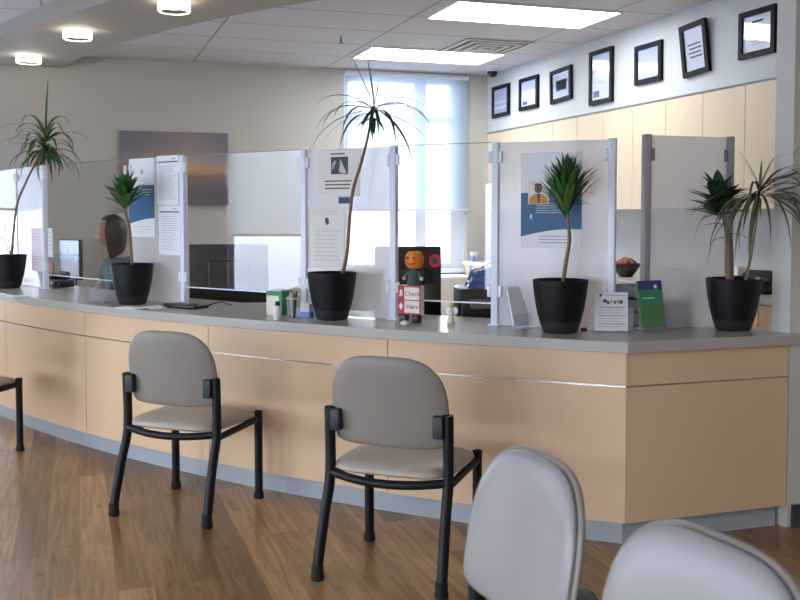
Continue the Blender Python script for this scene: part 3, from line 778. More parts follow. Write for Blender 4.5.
# 5 plant on the right arm
t, sp, rn = plant('dark bushy plant with a forked cane in the rightmost black pot', 'potted plant', 733, 325.5, 0, 'bush2', [(729, 277), (728, 262), (728, 240), (725, 222), (719, 199)], seed=21, scr=645)
mb = MB(); bush(sp, rn, mb, 36, 15, 72, .08, .155, .056, M['leafd'], M['leaf'])
for a, e, L, k in ((3.1, 10, .10, -8), (2.9, -10, .09, -12), (3.2, -5, .11, -5), (.1, 0, .10, -11), (.3, 35, .16, -3), (2.9, 38, .17, -3)): leaf(mb, sp[k], azpx(a), R(e), L, .7, .032, M['leafd'])
mb.build('foliage', t)
MB().tube(smooth_path([sp[0] + Vector((.015, 0, 0)), sp[8] + Vector((.02, 0, 0)), sp[14] + Vector((.012, 0, .0))], 5), .008, M['trunk'], 8).build('second_cane', t)

# weeping strap leaved cane sharing the rightmost pot
p5 = Vector(t.location); dist = p5.x * math.sin(YAW) + p5.y * math.cos(YAW) - .06; rn = random.Random(31)
path = [at_d(x, y, dist) - p5 for x, y in ((744, 280), (752, 250), (757, 215), (760, 188))]; path[0].z = .19
sp = smooth_path(path, 6); MB().tube(sp, [.006] * 6 + [.005] * (len(sp) - 6), M['trunk'], 9).build('thin_cane', t)
mb = MB(); tip = sp[-1]
def weep(a, el, L, dr, w, k=0):
    leaf(mb, tip - Vector((0, 0, k)), azpx(a), R(el), L, dr, w, M['leafo'] if rn.random() < .55 else M['leafs'], n=12)
for i in range(30): weep(rn.uniform(-2.3, -.2), rn.uniform(-20, 40), rn.uniform(.34, .50), rn.uniform(1.5, 2.3), rn.uniform(.010, .014), rn.uniform(0, .05))
for i in range(20): weep(rn.uniform(2.9, 4.4), rn.uniform(-35, 15), rn.uniform(.24, .42), rn.uniform(1.2, 1.8), rn.uniform(.010, .014), rn.uniform(0, .05))
for a, el, L, dr in ((-.5, 35, .26, 1.6), (-.75, 28, .30, 1.7), (-.6, 15, .28, 1.4), (-.9, 45, .34, 2.0), (2.5, 66, .20, .3), (2.9, 62, .17, .2), (.3, 66, .2, .3), (1.0, 80, .13, .1)): weep(a, el, L, dr, .012)
for i, v in enumerate(mb.v):
    x, y, z = v
    if x + p5.x > XE - .01 and y + p5.y > 3.47: y = 3.47 - p5.y - .01 * rn.random()
    mb.v[i] = (x, y, z)
mb.build('weeping_foliage', t)
CLAMP[0] = None

# ------------------------------------------------------------------ right wall: cabinets, certificates
YC0 = 3.61
bounds = [YC0, 4.22, 5.07, 5.92, 6.77, 7.62, 8.47, YB - .004]
names = ['nearest the partition wall end', 'second from the partition wall end', 'third from the partition wall end', 'fourth from the partition wall end', 'third from the back wall', 'second from the back wall', 'in the back corner']
for i in range(7):
    a, b = bounds[i], bounds[i + 1]
    t = thing('wall_cabinet', 'cream maple wall cabinet under the certificates, %s' % names[i], 'cabinet', (XC, (a + b) / 2, zcab), 0, 'wall cabinets along the right wall')
    w = b - a; H = ztop - .013 - zcab
    MB().bb((.021, -w / 2 + .001, 0), (XR - XC - .002, w / 2 - .001, H), M['cream']).build('body', t)
    nd = 2 if w > .7 else 1
    for k in range(nd):
        y0 = -w / 2 + k * w / nd + .002; y1 = -w / 2 + (k + 1) * w / nd - .002
        bevel(MB().bb((0, y0, 0), (.02, y1, H), M['cream']).build('door', t), .0015)
# base cabinets and counter along the right wall
XB = 3.66
for i in range(4):
    a = 3.62 + i * 1.34; b = a + 1.34
    t = thing('base_cabinet', 'maple base cabinet under the right wall worktop, %s' % ['nearest the reception', 'second from the reception', 'third from the reception', 'farthest from the reception'][i], 'cabinet', (XB, (a + b) / 2, 0), 0, 'base cabinets along the right wall')
    MB().bb((.021, -.668, .1), (XR - XB - .002, .668, .868), M['cream']).build('body', t)
    MB().bb((.06, -.668, 0), (XR - XB - .002, .668, .099), M['toe']).build('toe_kick', t)
    for k in range(3):
        d_ = MB().bb((0, -.668 + k * .4455 + .002, .105), (.02, -.668 + (k + 1) * .4455 - .002, .862), M['maple']).build('door', t)
        MB().tube([(-.018, -.668 + k * .4455 + .05, .74), (-.018, -.668 + k * .4455 + .05, .84)], .005, M['steel'], 8).build('handle', d_)
tag(bevel(MB().bb((XB - .025, 3.615, .87), (XR - .001, 3.62 + 1.34 * 4, .91), M['top']).build('worktop')), 'grey worktop running along the right wall below the wall cabinets', 'worktop')
def on_right_top(px, py=None, X=3.9, z=.91):
    return Vector((X, at_X(px, 260, X).y, z))
# bowl with brown contents
p = on_right_top(626, X=3.86); t = thing('bowl', 'dark bowl of brown cones on the worktop seen through the screen gap', 'bowl', p)
MB().lathe([(.045, 0), (.05, .006), (.085, .05), (.115, .10), (.11, .10), (.08, .05), (.045, .012)], M['bowl'], n=28, caps=False).build('bowl_body', t)
MB().lathe([(.045, 0), (.045, .002)], M['bowl'], n=28).build('foot', t)
mb = MB()
for i in range(14): a = i * 2.4; q = .06 * math.sqrt(i / 14); mb.ball((q * math.cos(a), q * math.sin(a), .09 + .03 * (1 - i / 14)), .028, M['fruit'], u=10, v=8)
mb.build('contents', t)
# dark telephone on the worktop
def phone(label, p, rz, s=1.0):
    t = thing('desk_telephone', label, 'telephone', p, rz, None)
    X = Matrix.Rotation(R(22), 4, 'X')
    MB().rbox((0, 0, .03), (.19 * s, .20 * s, .05), M['plasticb'], .012).build('base', t)
    MB().rbox((0, .03, .075), (.18 * s, .12 * s, .05), M['plasticb'], .012, X).build('display_hood', t)
    h = MB().rbox((-.065 * s, -.01, .085), (.045, .19 * s, .03), M['plasticb'], .012); h.rbox((-.065 * s, .075 * s, .07), (.05, .05, .03), M['plasticb'], .01); h.rbox((-.065 * s, -.085 * s, .07), (.05, .05, .03), M['plasticb'], .01); h.build('handset', t)
    mb = MB()
    for i in range(3):
        for j in range(4): mb.box((.0 + i * .028, -.075 + j * .024, .057), (.02, .016, .006), M['clipg'])
    mb.build('keypad', t); return t
phone('black desk telephone on the right wall worktop behind the rightmost pot', on_right_top(759, X=3.85), R(-70), 1.25)
p = on_right_top(739, X=3.95); t = thing('paper_carton', 'white carton behind the rightmost plant on the side worktop', 'carton', p)
MB().rbox((0, 0, .065), (.08, .08, .13), M['paper'], .004).build('box', t); MB().box((0, 0, .133), (.05, .05, .005), M['inkl']).build('lid', t)
p = on_right_top(633, X=3.80); t = thing('label_printer', 'small dark printer on the side worktop under the bowl, in the screen gap', 'printer', (3.80, p.y - .55, .91), R(-70))
MB().rbox((0, 0, .05), (.22, .2, .1), M['plasticb'], .012).build('body', t); MB().rbox((0, -.07, .11), (.18, .08, .02), M['clipg'], .006).build('paper_slot', t); MB().box((.05, -.101, .05), (.05, .004, .03), M['plasticw']).build('button_panel', t)

# certificates: px boxes
XF = XC - .001
def cert(x0, ytl, ybl, x1, ytr, ybr, label, kind, tilt=0, lean=0):
    """corner pixels of a frame on the bulkhead"""
    a = at_X(x0, (ytl + ybl) / 2, XF - .026); b = at_X(x1, (ytr + ybr) / 2, XF - .020)
    zt = (at_X(x0, ytl, XF - .026).z + at_X(x1, ytr, XF - .02).z) / 2; zb = (at_X(x0, ybl, XF - .026).z + at_X(x1, ybr, XF - .02).z) / 2
    w = a.y - b.y; h = zt - zb
    t = thing('picture_frame', label, 'frame', (XF, (a.y + b.y) / 2, (zt + zb) / 2), -PI / 2, 'framed certificates above the wall cabinets')
    t.rotation_euler = (R(lean), 0, -PI / 2) if False else Euler((0, 0, -PI / 2)).to_matrix().to_4x4().to_euler()
    X = Matrix.Rotation(R(tilt), 4, 'Y') @ Matrix.Rotation(R(lean), 4, 'X')
    if lean: X = Matrix.Translation((0, -h / 2 * math.sin(R(lean)) - .001, 0)) @ X
    bw = .034; f = MB(); D = .026
    f.bb((-w / 2, -D, h / 2 - bw), (w / 2, 0, h / 2), M['frame'], X); f.bb((-w / 2, -D, -h / 2), (w / 2, 0, -h / 2 + bw), M['frame'], X)
    f.bb((-w / 2, -D, -h / 2 + bw), (-w / 2 + bw, 0, h / 2 - bw), M['frame'], X); f.bb((w / 2 - bw, -D, -h / 2 + bw), (w / 2, 0, h / 2 - bw), M['frame'], X)
    f.build('frame_moulding', t)
    s = MB(); iw, ih = w - 2 * bw, h - 2 * bw
    s.bb((-iw / 2, -.012, -ih / 2), (iw / 2, -.002, ih / 2), M['cert'], X)
    def q(u0, v0, u1, v1, m): s.bb((-iw / 2 + u0 * iw, -.0128, -ih / 2 + v0 * ih), (-iw / 2 + u1 * iw, -.0121, -ih / 2 + v1 * ih), m, X)
    if kind == 'text':
        q(.3, .80, .7, .86, M['navyink'])
        for k in range(6): q(.18 + .04 * (k % 3), .62 - k * .085, .84 - .05 * (k % 2), .645 - k * .085, M['ink'])
        q(.62, .08, .8, .12, M['inkl'])
    elif kind == 'bold':
        q(.34, .84, .66, .88, M['inkl'])
        for k in range(4): q(.16 + .06 * (k % 2), .60 - k * .10, .86 - .06 * ((k + 1) % 2), .635 - k * .10, M['inkd'])
    elif kind == 'land':
        q(0, .5, 1, 1, M['certb']); q(0, .30, 1, .42, M['certb']); q(.0, 0, 1, .18, M['certb']); q(.08, .30, .6, .33, M['navyink'])
    elif kind == 'photo':
        q(0, .62, 1, 1, M['certb']); q(.08, .06, .4, .2, M['navyink'])
    elif kind == 'blue':
        q(.06, .06, .94, .94, M['certb']); q(.2, .3, .8, .7, M['cert'])
    s.build('print', t)
    g = MB().bb((-iw / 2, -.018, -ih / 2), (iw / 2, -.016, ih / 2), M['pane'], X).build('glass', t)
    return t
cert(491.5, 86.5, 117.5, 508.5, 84, 115.5, 'smallest framed certificate nearest the back corner, leftmost of seven', 'land')
cert(518.5, 79, 110.5, 537.5, 75, 108, 'framed white certificate second from the left, above the cabinets', 'photo')
cert(549.5, 70.5, 103.5, 571, 66, 99.5, 'framed bluish certificate third from the left, hanging a little crooked', 'blue', tilt=-2)
cert(588.5, 52, 105.5, 612, 46.5, 101.5, 'tall narrow framed certificate in the middle of the row', 'photo')
cert(634, 47, 85, 661, 39.5, 80.5, 'framed blue landscape picture between the tall and the leaning certificate', 'land')
cert(682.5, 25.5, 77, 709, 19, 72.5, 'tall framed certificate tilted away from the wall at its top, with bold lines', 'bold', tilt=-3, lean=5)
cert(738, 14, 60, 775, 3.5, 52.5, 'widest framed certificate at the right end of the row by the wall end', 'text')

# ------------------------------------------------------------------ painting, ceiling fittings
a = at_Y(120, 160, YB - .03); b = at_Y(228, 160, YB - .03); zt = at_Y(174, 132, YB - .03).z; zb = at_Y(174, 205, YB - .03).z
t = thing('canvas_picture', 'wide sunset seascape canvas on the beige back wall', 'picture', ((a.x + b.x) / 2, YB - .001, zb))
w = b.x - a.x; h = zt - zb
MB().bb((-w / 2, -.035, 0), (w / 2, -.006, h), M['painting']).build('canvas', t); MB().bb((-w / 2 + .04, -.006, .04), (w / 2 - .04, 0, h - .04), M['body']).build('stretcher', t)

def troffer(label, x0, y0):
    t = thing('ceiling_light', label, 'ceiling light', (x0 + .6, y0 + .3, CEIL), 0, 'rectangular ceiling lights')
    f = MB()
    W, Dp = 1.2, .6
    f.bb((-W / 2, -Dp / 2, -.012), (W / 2, -Dp / 2 + .012, -.0005), M['grill']); f.bb((-W / 2, Dp / 2 - .012, -.012), (W / 2, Dp / 2, -.0005), M['grill'])
    f.bb((-W / 2, -Dp / 2 + .012, -.012), (-W / 2 + .012, Dp / 2 - .012, -.0005), M['grill']); f.bb((W / 2 - .012, -Dp / 2 + .012, -.012), (W / 2, Dp / 2 - .012, -.0005), M['grill'])
    f.build('frame', t)
    MB().bb((-W / 2 + .012, -Dp / 2 + .012, -.010), (W / 2 - .012, Dp / 2 - .012, -.002), M['troff']).build('diffuser', t); return t
troffer('bright rectangular ceiling light nearer the camera, reaching furthest right', GX - .03, GY - .605)
l2 = at_z(352, 57, CEIL); l2r = at_z(481, 64, CEIL)
troffer('bright rectangular ceiling light farther back, near the window', l2.x, (l2.y + l2r.y) / 2 - .6)
troffer('rectangular ceiling light added out of view to brighten the right counter front', GX + 1.22, GY - 6.1 - .605)  # added lamp behind the camera, lifts the light on the right counter front
def drum(label, px, py):
    p = at_z(px, py, SOFZ)
    t = thing('drum_light', label, 'ceiling light', p, 0, 'round ceiling lights on the curved soffit')
    MB().lathe([(.092, -.006), (.095, -.006), (.095, -.058), (.091, -.064), (.083, -.064), (.081, -.058), (.087, -.052), (.087, -.006)], M['drum'], n=40, caps=False).build('lit_shade', t)
    MB().lathe([(.0815, -.062), (.0815, -.057)], M['drumdisc'], n=36).build('bottom_disc', t)
    MB().lathe([(.098, -.005), (.098, -.0005)], M['plasticw'], n=36).build('ceiling_plate', t)
    L = bpy.data.lights.new('drum_bulb', 'POINT'); L.energy = 2.6; L.color = (1, .86, .66); L.shadow_soft_size = .06
    o = bpy.data.objects.new('drum_bulb', L); COL.objects.link(o); o.parent = t; o.location = (0, 0, -.035)
    return t
drum('round glowing ceiling light nearest the ceiling tiles, rightmost of three', 174, 1)
drum('round glowing ceiling light in the middle of the curved soffit row', 77.5, 30)
drum('round glowing ceiling light farthest back, by the beige wall', 28.5, 55)
# air vent, smoke dome, sprinkler
v0 = at_z(455, 46, CEIL); v1 = at_z(512, 50, CEIL)
t = thing('ceiling_vent', 'square white ceiling air vent beyond the rectangular lights', 'vent', (at_z(487, 46, CEIL).x, at_z(487, 46, CEIL).y, CEIL))
mb = MB()
for k, r0 in enumerate((.295, .22, .145, .07)):
    z = -.008 - .004 * k
    for (lo, hi) in (((-r0, -r0), (r0, -r0 + .03)), ((-r0, r0 - .03), (r0, r0)), ((-r0, -r0 + .03), (-r0 + .03, r0 - .03)), ((r0 - .03, -r0 + .03), (r0, r0 - .03))):
        mb.bb((lo[0], lo[1], z - .004), (hi[0], hi[1], z), M['grill'])
mb.build('louvre', t); MB().bb((-.29, -.29, -.004), (.29, .29, -.0005), M['dark']).build('duct_plate', t)
p = at_z(488, 71, CEIL); t = thing('dome_camera', 'small dark dome camera on the ceiling in the back corner', 'camera', (p.x, p.y - .1, CEIL))
MB().lathe([(.07, -.02), (.07, -.0005)], M['plasticw'], n=28).build('base', t); MB().lathe([(.001, -.075), (.03, -.068), (.048, -.045), (.05, -.0205)], M['plasticb'], n=24, caps=False).build('dome', t)
p = at_z(341, 36, CEIL); t = thing('sprinkler_head', 'tiny sprinkler head hanging from the ceiling tiles', 'sprinkler', (p.x, p.y, CEIL))
MB().lathe([(.035, -.006), (.035, -.0005)], M['grill'], n=20).build('collar', t); mb = MB().tube([(0, 0, -.006), (0, 0, -.05)], .009, M['clipg'], 10); mb.lathe([(.02, -.054), (.02, -.05)], M['clipg'], n=16); mb.build('deflector', t)

# ------------------------------------------------------------------ small things on the counter and behind it
def on_top(px, py): 
    p = at_z(px, py, TOPZ); return Vector((p.x, p.y, TOPZ))
def arc_rz(px):       # angle that lines a thing up with the counter edge at this pixel
    s = s_at_px(px, .1); a = A0 + s / RAD; return -a
# clear brochure holder
p = on_top(101, 303); t = thing('brochure_holder', 'empty clear plastic brochure holder left of the bushy plant', 'brochure holder', p, arc_rz(101) + R(12))
X = Matrix.Rotation(R(-14), 4, 'X')
MB().bb((-.055, -.002, .012), (.055, .002, .21), M['acry'], X).build('back_plate', t)
MB().bb((-.055, -.045, .012), (.055, -.041, .09), M['acry'], X).build('front_pocket', t)
for sx in (-1, 1): MB().bb((sx * .0552, -.045, .012), (sx * .0585, .002, .09), M['acry'], X).build('pocket_side', t)
MB().bb((-.058, -.05, 0), (.058, .04, .004), M['acry']).build('base', t)
# white leaflets lying under the bushy plant
for (x, y, dr, lab) in ((18, 296.5, 5, 'white leaflet on the worktop in front of the leftmost pot'), (131, 308, 10, 'white leaflet lying on the worktop edge in front of the bushy plant'), (155, 307.5, -20, 'folded white leaflet beside the bushy plant and black pad')):
    p = on_top(x, y); t = MB().box((0, 0, .002), (.15, .09, .004), M['paper'])
    t.box((0, .0, .0045), (.10, .003, .0006), M['ink']); o = t.build('leaflet', None, p, arc_rz(x) + R(dr)); tag(o, lab, 'leaflet', 'leaflets on the worktop')
# black signature pad with cable
p = on_top(186, 307.5); t = thing('signature_pad', 'flat black signature pad lying before the wide clear screen', 'pad', p, arc_rz(186) + R(4))
MB().rbox((0, 0, .011), (.24, .12, .022), M['plasticb'], .008).build('body', t); MB().box((-.03, 0, .0225), (.14, .08, .001), M['clipg']).build('screen', t)
MB().tube(smooth_path([(.12, .02, .012), (.15, .03, .02), (.165, .06, .03), (.16, .12, .03), (.15, .2, .006)], 5), .004, M['plasticb'], 8).build('cable', t)
# carton of wipes, sanitiser bottle, cup
p = on_top(277, 315) ; t = thing('tissue_box', 'white and green cardboard box at the end of the wide clear screen', 'box', p + Vector((.02, .03, 0)), arc_rz(277))
mb = MB().bb((-.05, -.045, 0), (.05, .045, .115), M['cream_plastic']); mb.bb((-.0505, -.0455, .10), (.0505, .0455, .122), M['cartongreen']); mb.bb((.032, -.0458, 0), (.0505, .0, .1), M['cartongreen']); mb.build('carton', t)
MB().box((0, 0, .126), (.07, .06, .006), M['paper']).build('tissue', t)
p = on_top(277.5, 319.5); t = thing('sanitiser_bottle', 'small white bottle with a black cap before the green and white box', 'bottle', p)
MB().lathe([(.018, 0), (.02, .004), (.02, .055), (.012, .068)], M['plasticw'], n=24).build('bottle_body', t); MB().lathe([(.012, .0685), (.012, .088), (.009, .09)], M['plasticb'], n=20).build('cap', t)
p = on_top(293.5, 318.5); t = thing('pen_cup', 'clear tapered cup of pens with a peach rim', 'cup', p)
MB().lathe([(.024, 0), (.036, .098), (.034, .098), (.022, .004)], M['acry'], n=28, caps=False).build('cup_wall', t); MB().lathe([(.022, 0), (.022, .003)], M['acry'], n=24).build('cup_base', t)
MB().lathe([(.0365, .098), (.038, .099), (.038, .104), (.034, .104), (.034, .0985)], M['yellow'], n=28, caps=False).build('rim', t)
for k, (dx, dy, m) in enumerate(((.012, 0, 'plasticb'), (-.01, .006, 'plasticw'), (.002, -.01, 'plasticb'), (-.004, .012, 'plasticw'))):
    MB().tube([(dx * .5, dy * .5, .004), (dx * 1.4, dy * 1.4, .135 - .004 * k)], .0042, M[m], 8).build('pen', t)
p = on_top(307, 317); t = thing('card_box', 'low white and blue card box next to the tall thin plant pot', 'box', p, arc_rz(305))
MB().bb((-.035, -.02, 0), (.03, .02, .028), M['bottle']).build('tray', t); MB().bb((-.03, -.016, .028), (.026, .016, .07), M['paper']).build('cards', t)
# check in sign with the pumpkin figure
pa, e, Lh, _ = SCR[394]; rz = math.atan2(e.y, e.x); p = on_top(411, 322.5)
t = thing('counter_sign', 'red and white Check Here sign block standing by the clear screen', 'sign', p, rz)
mb = MB(); hw = .060
mb.bb((-hw, -.02, .04), (hw, .02, .178), M['paperw'])
for (a0, b0, c0, d0) in ((-hw, -hw + .034, .04, .178), (-hw, hw, .04, .048), (-hw, hw, .170, .178), (hw - .006, hw, .04, .178), (-hw, hw, .106, .111)):
    mb.bb((a0, -.0212, c0), (b0, -.0201, d0), M['red'])
mb.build('sign_block', t)
X = Matrix.Rotation(R(90), 4, 'X')
def T(x, y, z): return Matrix.Translation((x, y, z)) @ X
text_mb('Check', .031, M['red'], T(.016, -.0206, .139)).build('lettering', t)
mb = text_mb('Here', .031, M['red'], T(.018, -.0206, .077)); mb.build('lettering', t)
mb = MB()
mb.add([(-hw + .017, -.0218, .06), (-hw + .028, -.0218, .079), (-hw + .017, -.0218, .098), (-hw + .006, -.0218, .079)], [(0, 1, 2, 3)], M['paperw'])
mb.add([(-hw + .008, -.0218, .125), (-hw + .026, -.0218, .13), (-hw + .022, -.0218, .16), (-hw + .012, -.0218, .158)], [(0, 1, 2, 3)], M['paperw']); mb.build('ornament', t)
mb = MB()
for sx in (-.035, .03): mb.rbox((sx, 0, .020), (.035, .05, .0395), M['plasticb'], .006)
mb.build('feet', t)
pd = p + Vector((e.x, e.y, 0)) * .018
f = thing('pumpkin_doll', 'little orange pumpkin headed doll sitting on top of the red and white sign', 'doll', (pd.x, pd.y, TOPZ + .1785), rz)
mb = MB().lathe([(.030, 0), (.036, .01), (.03, .05), (.020, .075), (.012, .082)], M['cloth'], n=24); mb.build('body', f)
mb = MB()
for s in (-1, 1): mb.tube([(s * .022, 0, .062), (s * .036, -.008, .048), (s * .043, -.014, .038)], [.012, .011, .009], M['cloth'], 10)
mb.build('arms', f)
mb = MB()
for s in (-1, 1): mb.ball((s * .045, -.016, .034), .010, M['yellow'], u=12, v=8)
mb.build('hands', f)
mb = MB()
for k in range(10):
    a = 2 * PI * k / 10; mb.ball((.020 * math.cos(a), .020 * math.sin(a), .122), (.026, .026, .042), M['pump'], u=14, v=10)
hd = mb.build('pumpkin_head', f)
mb = MB()
for s in (-1, 1): mb.ball((s * .017, -.0435, .132), .007, M['red'], u=10, v=8)
mb.tube(smooth_path([(-.022, -.040, .110), (0, -.047, .103), (.022, -.040, .110)], 4), .003, M['red'], 8); mb.build('face', hd)
MB().tube([(0, 0, .160), (.004, 0, .172)], [.005, .004], M['cloth'], 8).build('stalk', hd)
# crumpled tissue in front of the sign
p = on_top(405, 325.5); mb = MB(); rn = random.Random(4)
mb.ball((0, 0, .011), (.022, .016, .012), M['paper'], u=12, v=8)
for i, v in enumerate(mb.v): mb.v[i] = tuple(c * (1 + rn.uniform(-.18, .18)) if k < 2 else max(0, c * (1 + rn.uniform(-.15, .15))) for k, c in enumerate(v))
tag(mb.build('tissue', None, p, 0), 'crumpled white tissue at the foot of the red and white sign', 'tissue')
# dangling straw tie on the clear screen and small white figure
loc, rz2, w, h = uvbox(394, 443.5, 297, 451, 323)
t = thing('angel_ornament', 'little cream angel ornament standing at the edge of the clear screen opening', 'ornament', (loc.x + .02, loc.y - .05, TOPZ), rz2)
MB().lathe([(.02, 0), (.018, .02), (.010, .06), (.006, .075)], M['cream_plastic'], n=18).build('gown', t); MB().ball((0, 0, .088), .013, M['yellow'], u=14, v=10).build('head', t)
mb = MB()
for s in (-1, 1): mb.ball((s * .018, .008, .06), (.014, .004, .02), M['paper'], u=10, v=8)
mb.build('wings', t)
# red round paper ornament stuck on the clear screen
loc, rz2, w, h = uvbox(394, 429, 252, 441.5, 269.5)
t = thing('round_ornament', 'red round ornament stuck on the clear screen in front of the dark monitor', 'ornament', loc + Vector((0, 0, h / 2)) + Vector((e.x, e.y, 0)) * (w / 2), rz2)
mb = MB().lathe([(w / 2, 0), (w / 2, .003), (w / 2 - .006, .005)], M['red'], n=28, X=Matrix.Rotation(R(90), 4, 'X')); mb.build('disc', t)
MB().lathe([(w / 4, .0052), (w / 4, .007)], M['inkd'], n=20, X=Matrix.Rotation(R(90), 4, 'X')).build('face', t)
# brochure stand seen edge-on beside the big poster's screen
p = on_top(521, 328); t = thing('leaflet_stand', 'slanted acrylic stand of white leaflets left of the single cane plant', 'leaflet stand', p, arc_rz(521) + R(58))
X = Matrix.Rotation(R(-17), 4, 'X')
MB().bb((-.05, -.001, .006), (.05, .003, .20), M['acry'], X).build('back_plate', t)
MB().bb((-.046, -.010, .010), (.046, -.002, .19), M['paper'], X).build('leaflets', t)
mb = MB().bb((-.05, -.03, .006), (.05, -.026, .06), M['acry'], X); mb.build('front_pocket', t)
MB().bb((-.05, -.055, 0), (.05, .05, .004), M['acry']).build('base', t)
p = on_top(584, 330.5); mb = MB().rbox((0, 0, .006), (.03, .02, .012), M['red'], .004); mb.rbox((.0, .0, .0135), (.018, .012, .003), M['paperp'], .001); tag(mb.build('wrapped_sweet', None, p, .4), 'tiny red wrapped sweet on the worktop beside the single cane plant', 'sweet')
# acrylic sign holder with the white sheet
p = on_top(611, 332.3); t = thing('sign_holder', 'white printed sheet in an acrylic holder at the corner of the counter', 'sign', p, R(-24))
w, h = .150, .178; X = Matrix.Rotation(R(-7), 4, 'X')
MB().bb((-w / 2, -.0045, .004), (w / 2, -.0030, h), M['acryc'], X).build('front_plate', t)
MB().bb((-w / 2, .0015, .004), (w / 2, .003, h), M['acry'], X).build('back_plate', t)
mb = MB(); mb.bb((-w / 2 + .002, -.0028, .006), (w / 2 - .002, -.0012, h - .002), M['paper'], X)
mb.v = mb.v
def sq_(u0, v0, u1, v1, m): mb.bb((-w / 2 + u0 * w, -.0030, v0 * h), (-w / 2 + u1 * w, -.0029, v1 * h), m, X)
sq_(.32, .905, .93, .925, M['ink']); sq_(.17, .88, .24, .95, M['inkd'])
for (u, v, c, dw) in ((.27, .76, 'inkd', .12), (.38, .72, 'red', .08), (.48, .75, 'ink', .06), (.58, .73, 'cartongreen', .07), (.67, .75, 'orange', .05), (.74, .74, 'inkd', .1)): sq_(u, v - .03, u + dw, v + .05, M[c])
for k in range(8): sq_(.14 + .05 * (k == 0), .60 - k * .068, .90 - .06 * (k % 3), .625 - k * .068, M['inkl'] if k % 3 else M['ink'])
mb.build('printed_sheet', t)
MB().bb((-w / 2, -.035, 0), (w / 2, .05, .0035), M['acry']).build('base', t)
MB().bb((w / 2 - .001, -.004, .005), (w / 2 + .022, .03, h * .62), M['clipg'], X).build('side_leaflets', t)
# blue and green brochure holder
p = on_top(653, 331.5); t = thing('brochure_holder', 'clear brochure holder filled with blue and green leaflets on the right arm', 'brochure holder', p, R(4))
w = .128; X = Matrix.Rotation(R(-12), 4, 'X')
mb = MB().bb((-w / 2, -.014, .018), (w / 2, .0, .225), M['green'], X); mb.bb((-w / 2, -.0148, .12), (w / 2, -.0141, .185), M['cartongreen'], X); mb.bb((-w / 2, -.0148, .185), (w / 2, -.0141, .2255), M['indigo'], X)
mb.bb((-w / 2 + .085, -.0155, .190), (-w / 2 + .1, -.0149, .206), M['paper'], X); mb.bb((-w / 2 + .02, -.0155, .145), (-w / 2 + .08, -.0149, .15), M['inkl'], X)
for k in range(4): mb.bb((-w / 2 + .015, -.0150, .045 + k * .018), (-w / 2 + .1, -.0141, .05 + k * .018), M['cartongreen'], X)
mb.build('leaflets', t)
MB().bb((-w / 2 - .004, .0005, .006), (w / 2 + .004, .004, .215), M['acry'], X).build('back_plate', t)
MB().bb((-w / 2 - .004, -.034, .006), (w / 2 + .004, -.030, .055), M['acry'], X).build('front_pocket', t)
for sx in (-1, 1): MB().bb((sx * (w / 2 + .0005), -.03, .006), (sx * (w / 2 + .004), .0, .055), M['acry'], X).build('pocket_side', t)
MB().bb((-w / 2, -.045, 0), (w / 2, .06, .0055), M['acry']).build('base', t)
p = on_top(757, 328); t = thing('bottle_lid', 'small clear plastic lid lying right of the rightmost pot', 'lid', p)
MB().lathe([(.018, 0), (.02, .004), (.019, .012), (.012, .014)], M['acry'], n=20).build('lid_body', t)
# stack of grey letter trays behind the blank screen
q = Vector((2.56, C0.y + SO + .17, TOPZ)); t = thing('letter_tray', 'grey stacked letter trays blurred behind the blank hazy screen', 'letter tray', q, 0)
for k in range(3):
    z = .01 + k * .062; mb = MB()
    mb.bb((-.13, -.13, z), (.13, .13, z + .004), M['plasticg']); mb.bb((-.13, .126, z), (.13, .13, z + .05), M['plasticg']); mb.bb((-.13, -.13, z), (-.126, .126, z + .05), M['plasticg']); mb.bb((.126, -.13, z), (.13, .126, z + .05), M['plasticg']); mb.bb((-.12, -.12, z + .004), (.12, .12, z + .02), M['paper']); mb.build('tray', t)
mb = MB()
for sx in (-1, 1):
    for sy in (-1, 1): mb.bb((sx * .12 - .006, sy * .12 - .006, 0), (sx * .12 + .006, sy * .12 + .006, .01), M['plasticb'])
mb.build('feet', t)

# ---- monitors on the staff desk
DZ = .741
def monitor(label, center, rz, w, h, zc, lit=False):
    """screen faces local +Y away from viewer unless lit"""
    t = thing('computer_monitor', label, 'monitor', (center.x, center.y, DZ), rz, 'computer monitors behind the screens')
    z = zc - DZ
    MB().rbox((0, 0, z), (w, .035, h), M['plasticb'], .008).build('housing', t)
    if lit: MB().bb((-w / 2 + .012, -.0185, z - h / 2 + .014), (w / 2 - .012, -.0177, z + h / 2 - .012), M['screen']).build('display', t)
    else:
        MB().bb((-w / 2 + .012, .0177, z - h / 2 + .014), (w / 2 - .012, .0185, z + h / 2 - .012), M['screen']).build('display', t)
        MB().rbox((0, -.026, z - .01), (w * .5, .02, h * .5), M['plasticb'], .008).build('rear_hump', t)
    MB().bb((-.03, .0 if not lit else .018, .012), (.03, .016 if not lit else .034, z), M['plasticb']).build('stand', t)
    MB().rbox((0, .01, .006), (.24, .18, .012), M['plasticb'], .004).build('foot', t)
    return t
def behind(px, py, o):      # point on the desk zone at curve offset o seen at px
    return arc(s_at_px(px, o), o)
c = behind(70.5, 260, .95); zA = at_plane(70, 239, Vector((c.x, c.y, 0)), FW).z; zB = at_plane(70, 279, Vector((c.x, c.y, 0)), FW).z
monitor('dark computer monitor left of the seated receptionist showing a bluish picture', c, -YAW + R(-38), .30, zA - zB, (zA + zB) / 2, True)
c = behind(229, 270, .95); zA = at_plane(229, 244, Vector((c.x, c.y, 0)), FW).z; zB = at_plane(229, 302, Vector((c.x, c.y, 0)), FW).z
monitor('wide black monitor back under the mirrored window in the clear screen', c, -YAW + R(2), 79 / F * (c.x * math.sin(YAW) + c.y * math.cos(YAW)), zA - zB, (zA + zB) / 2)
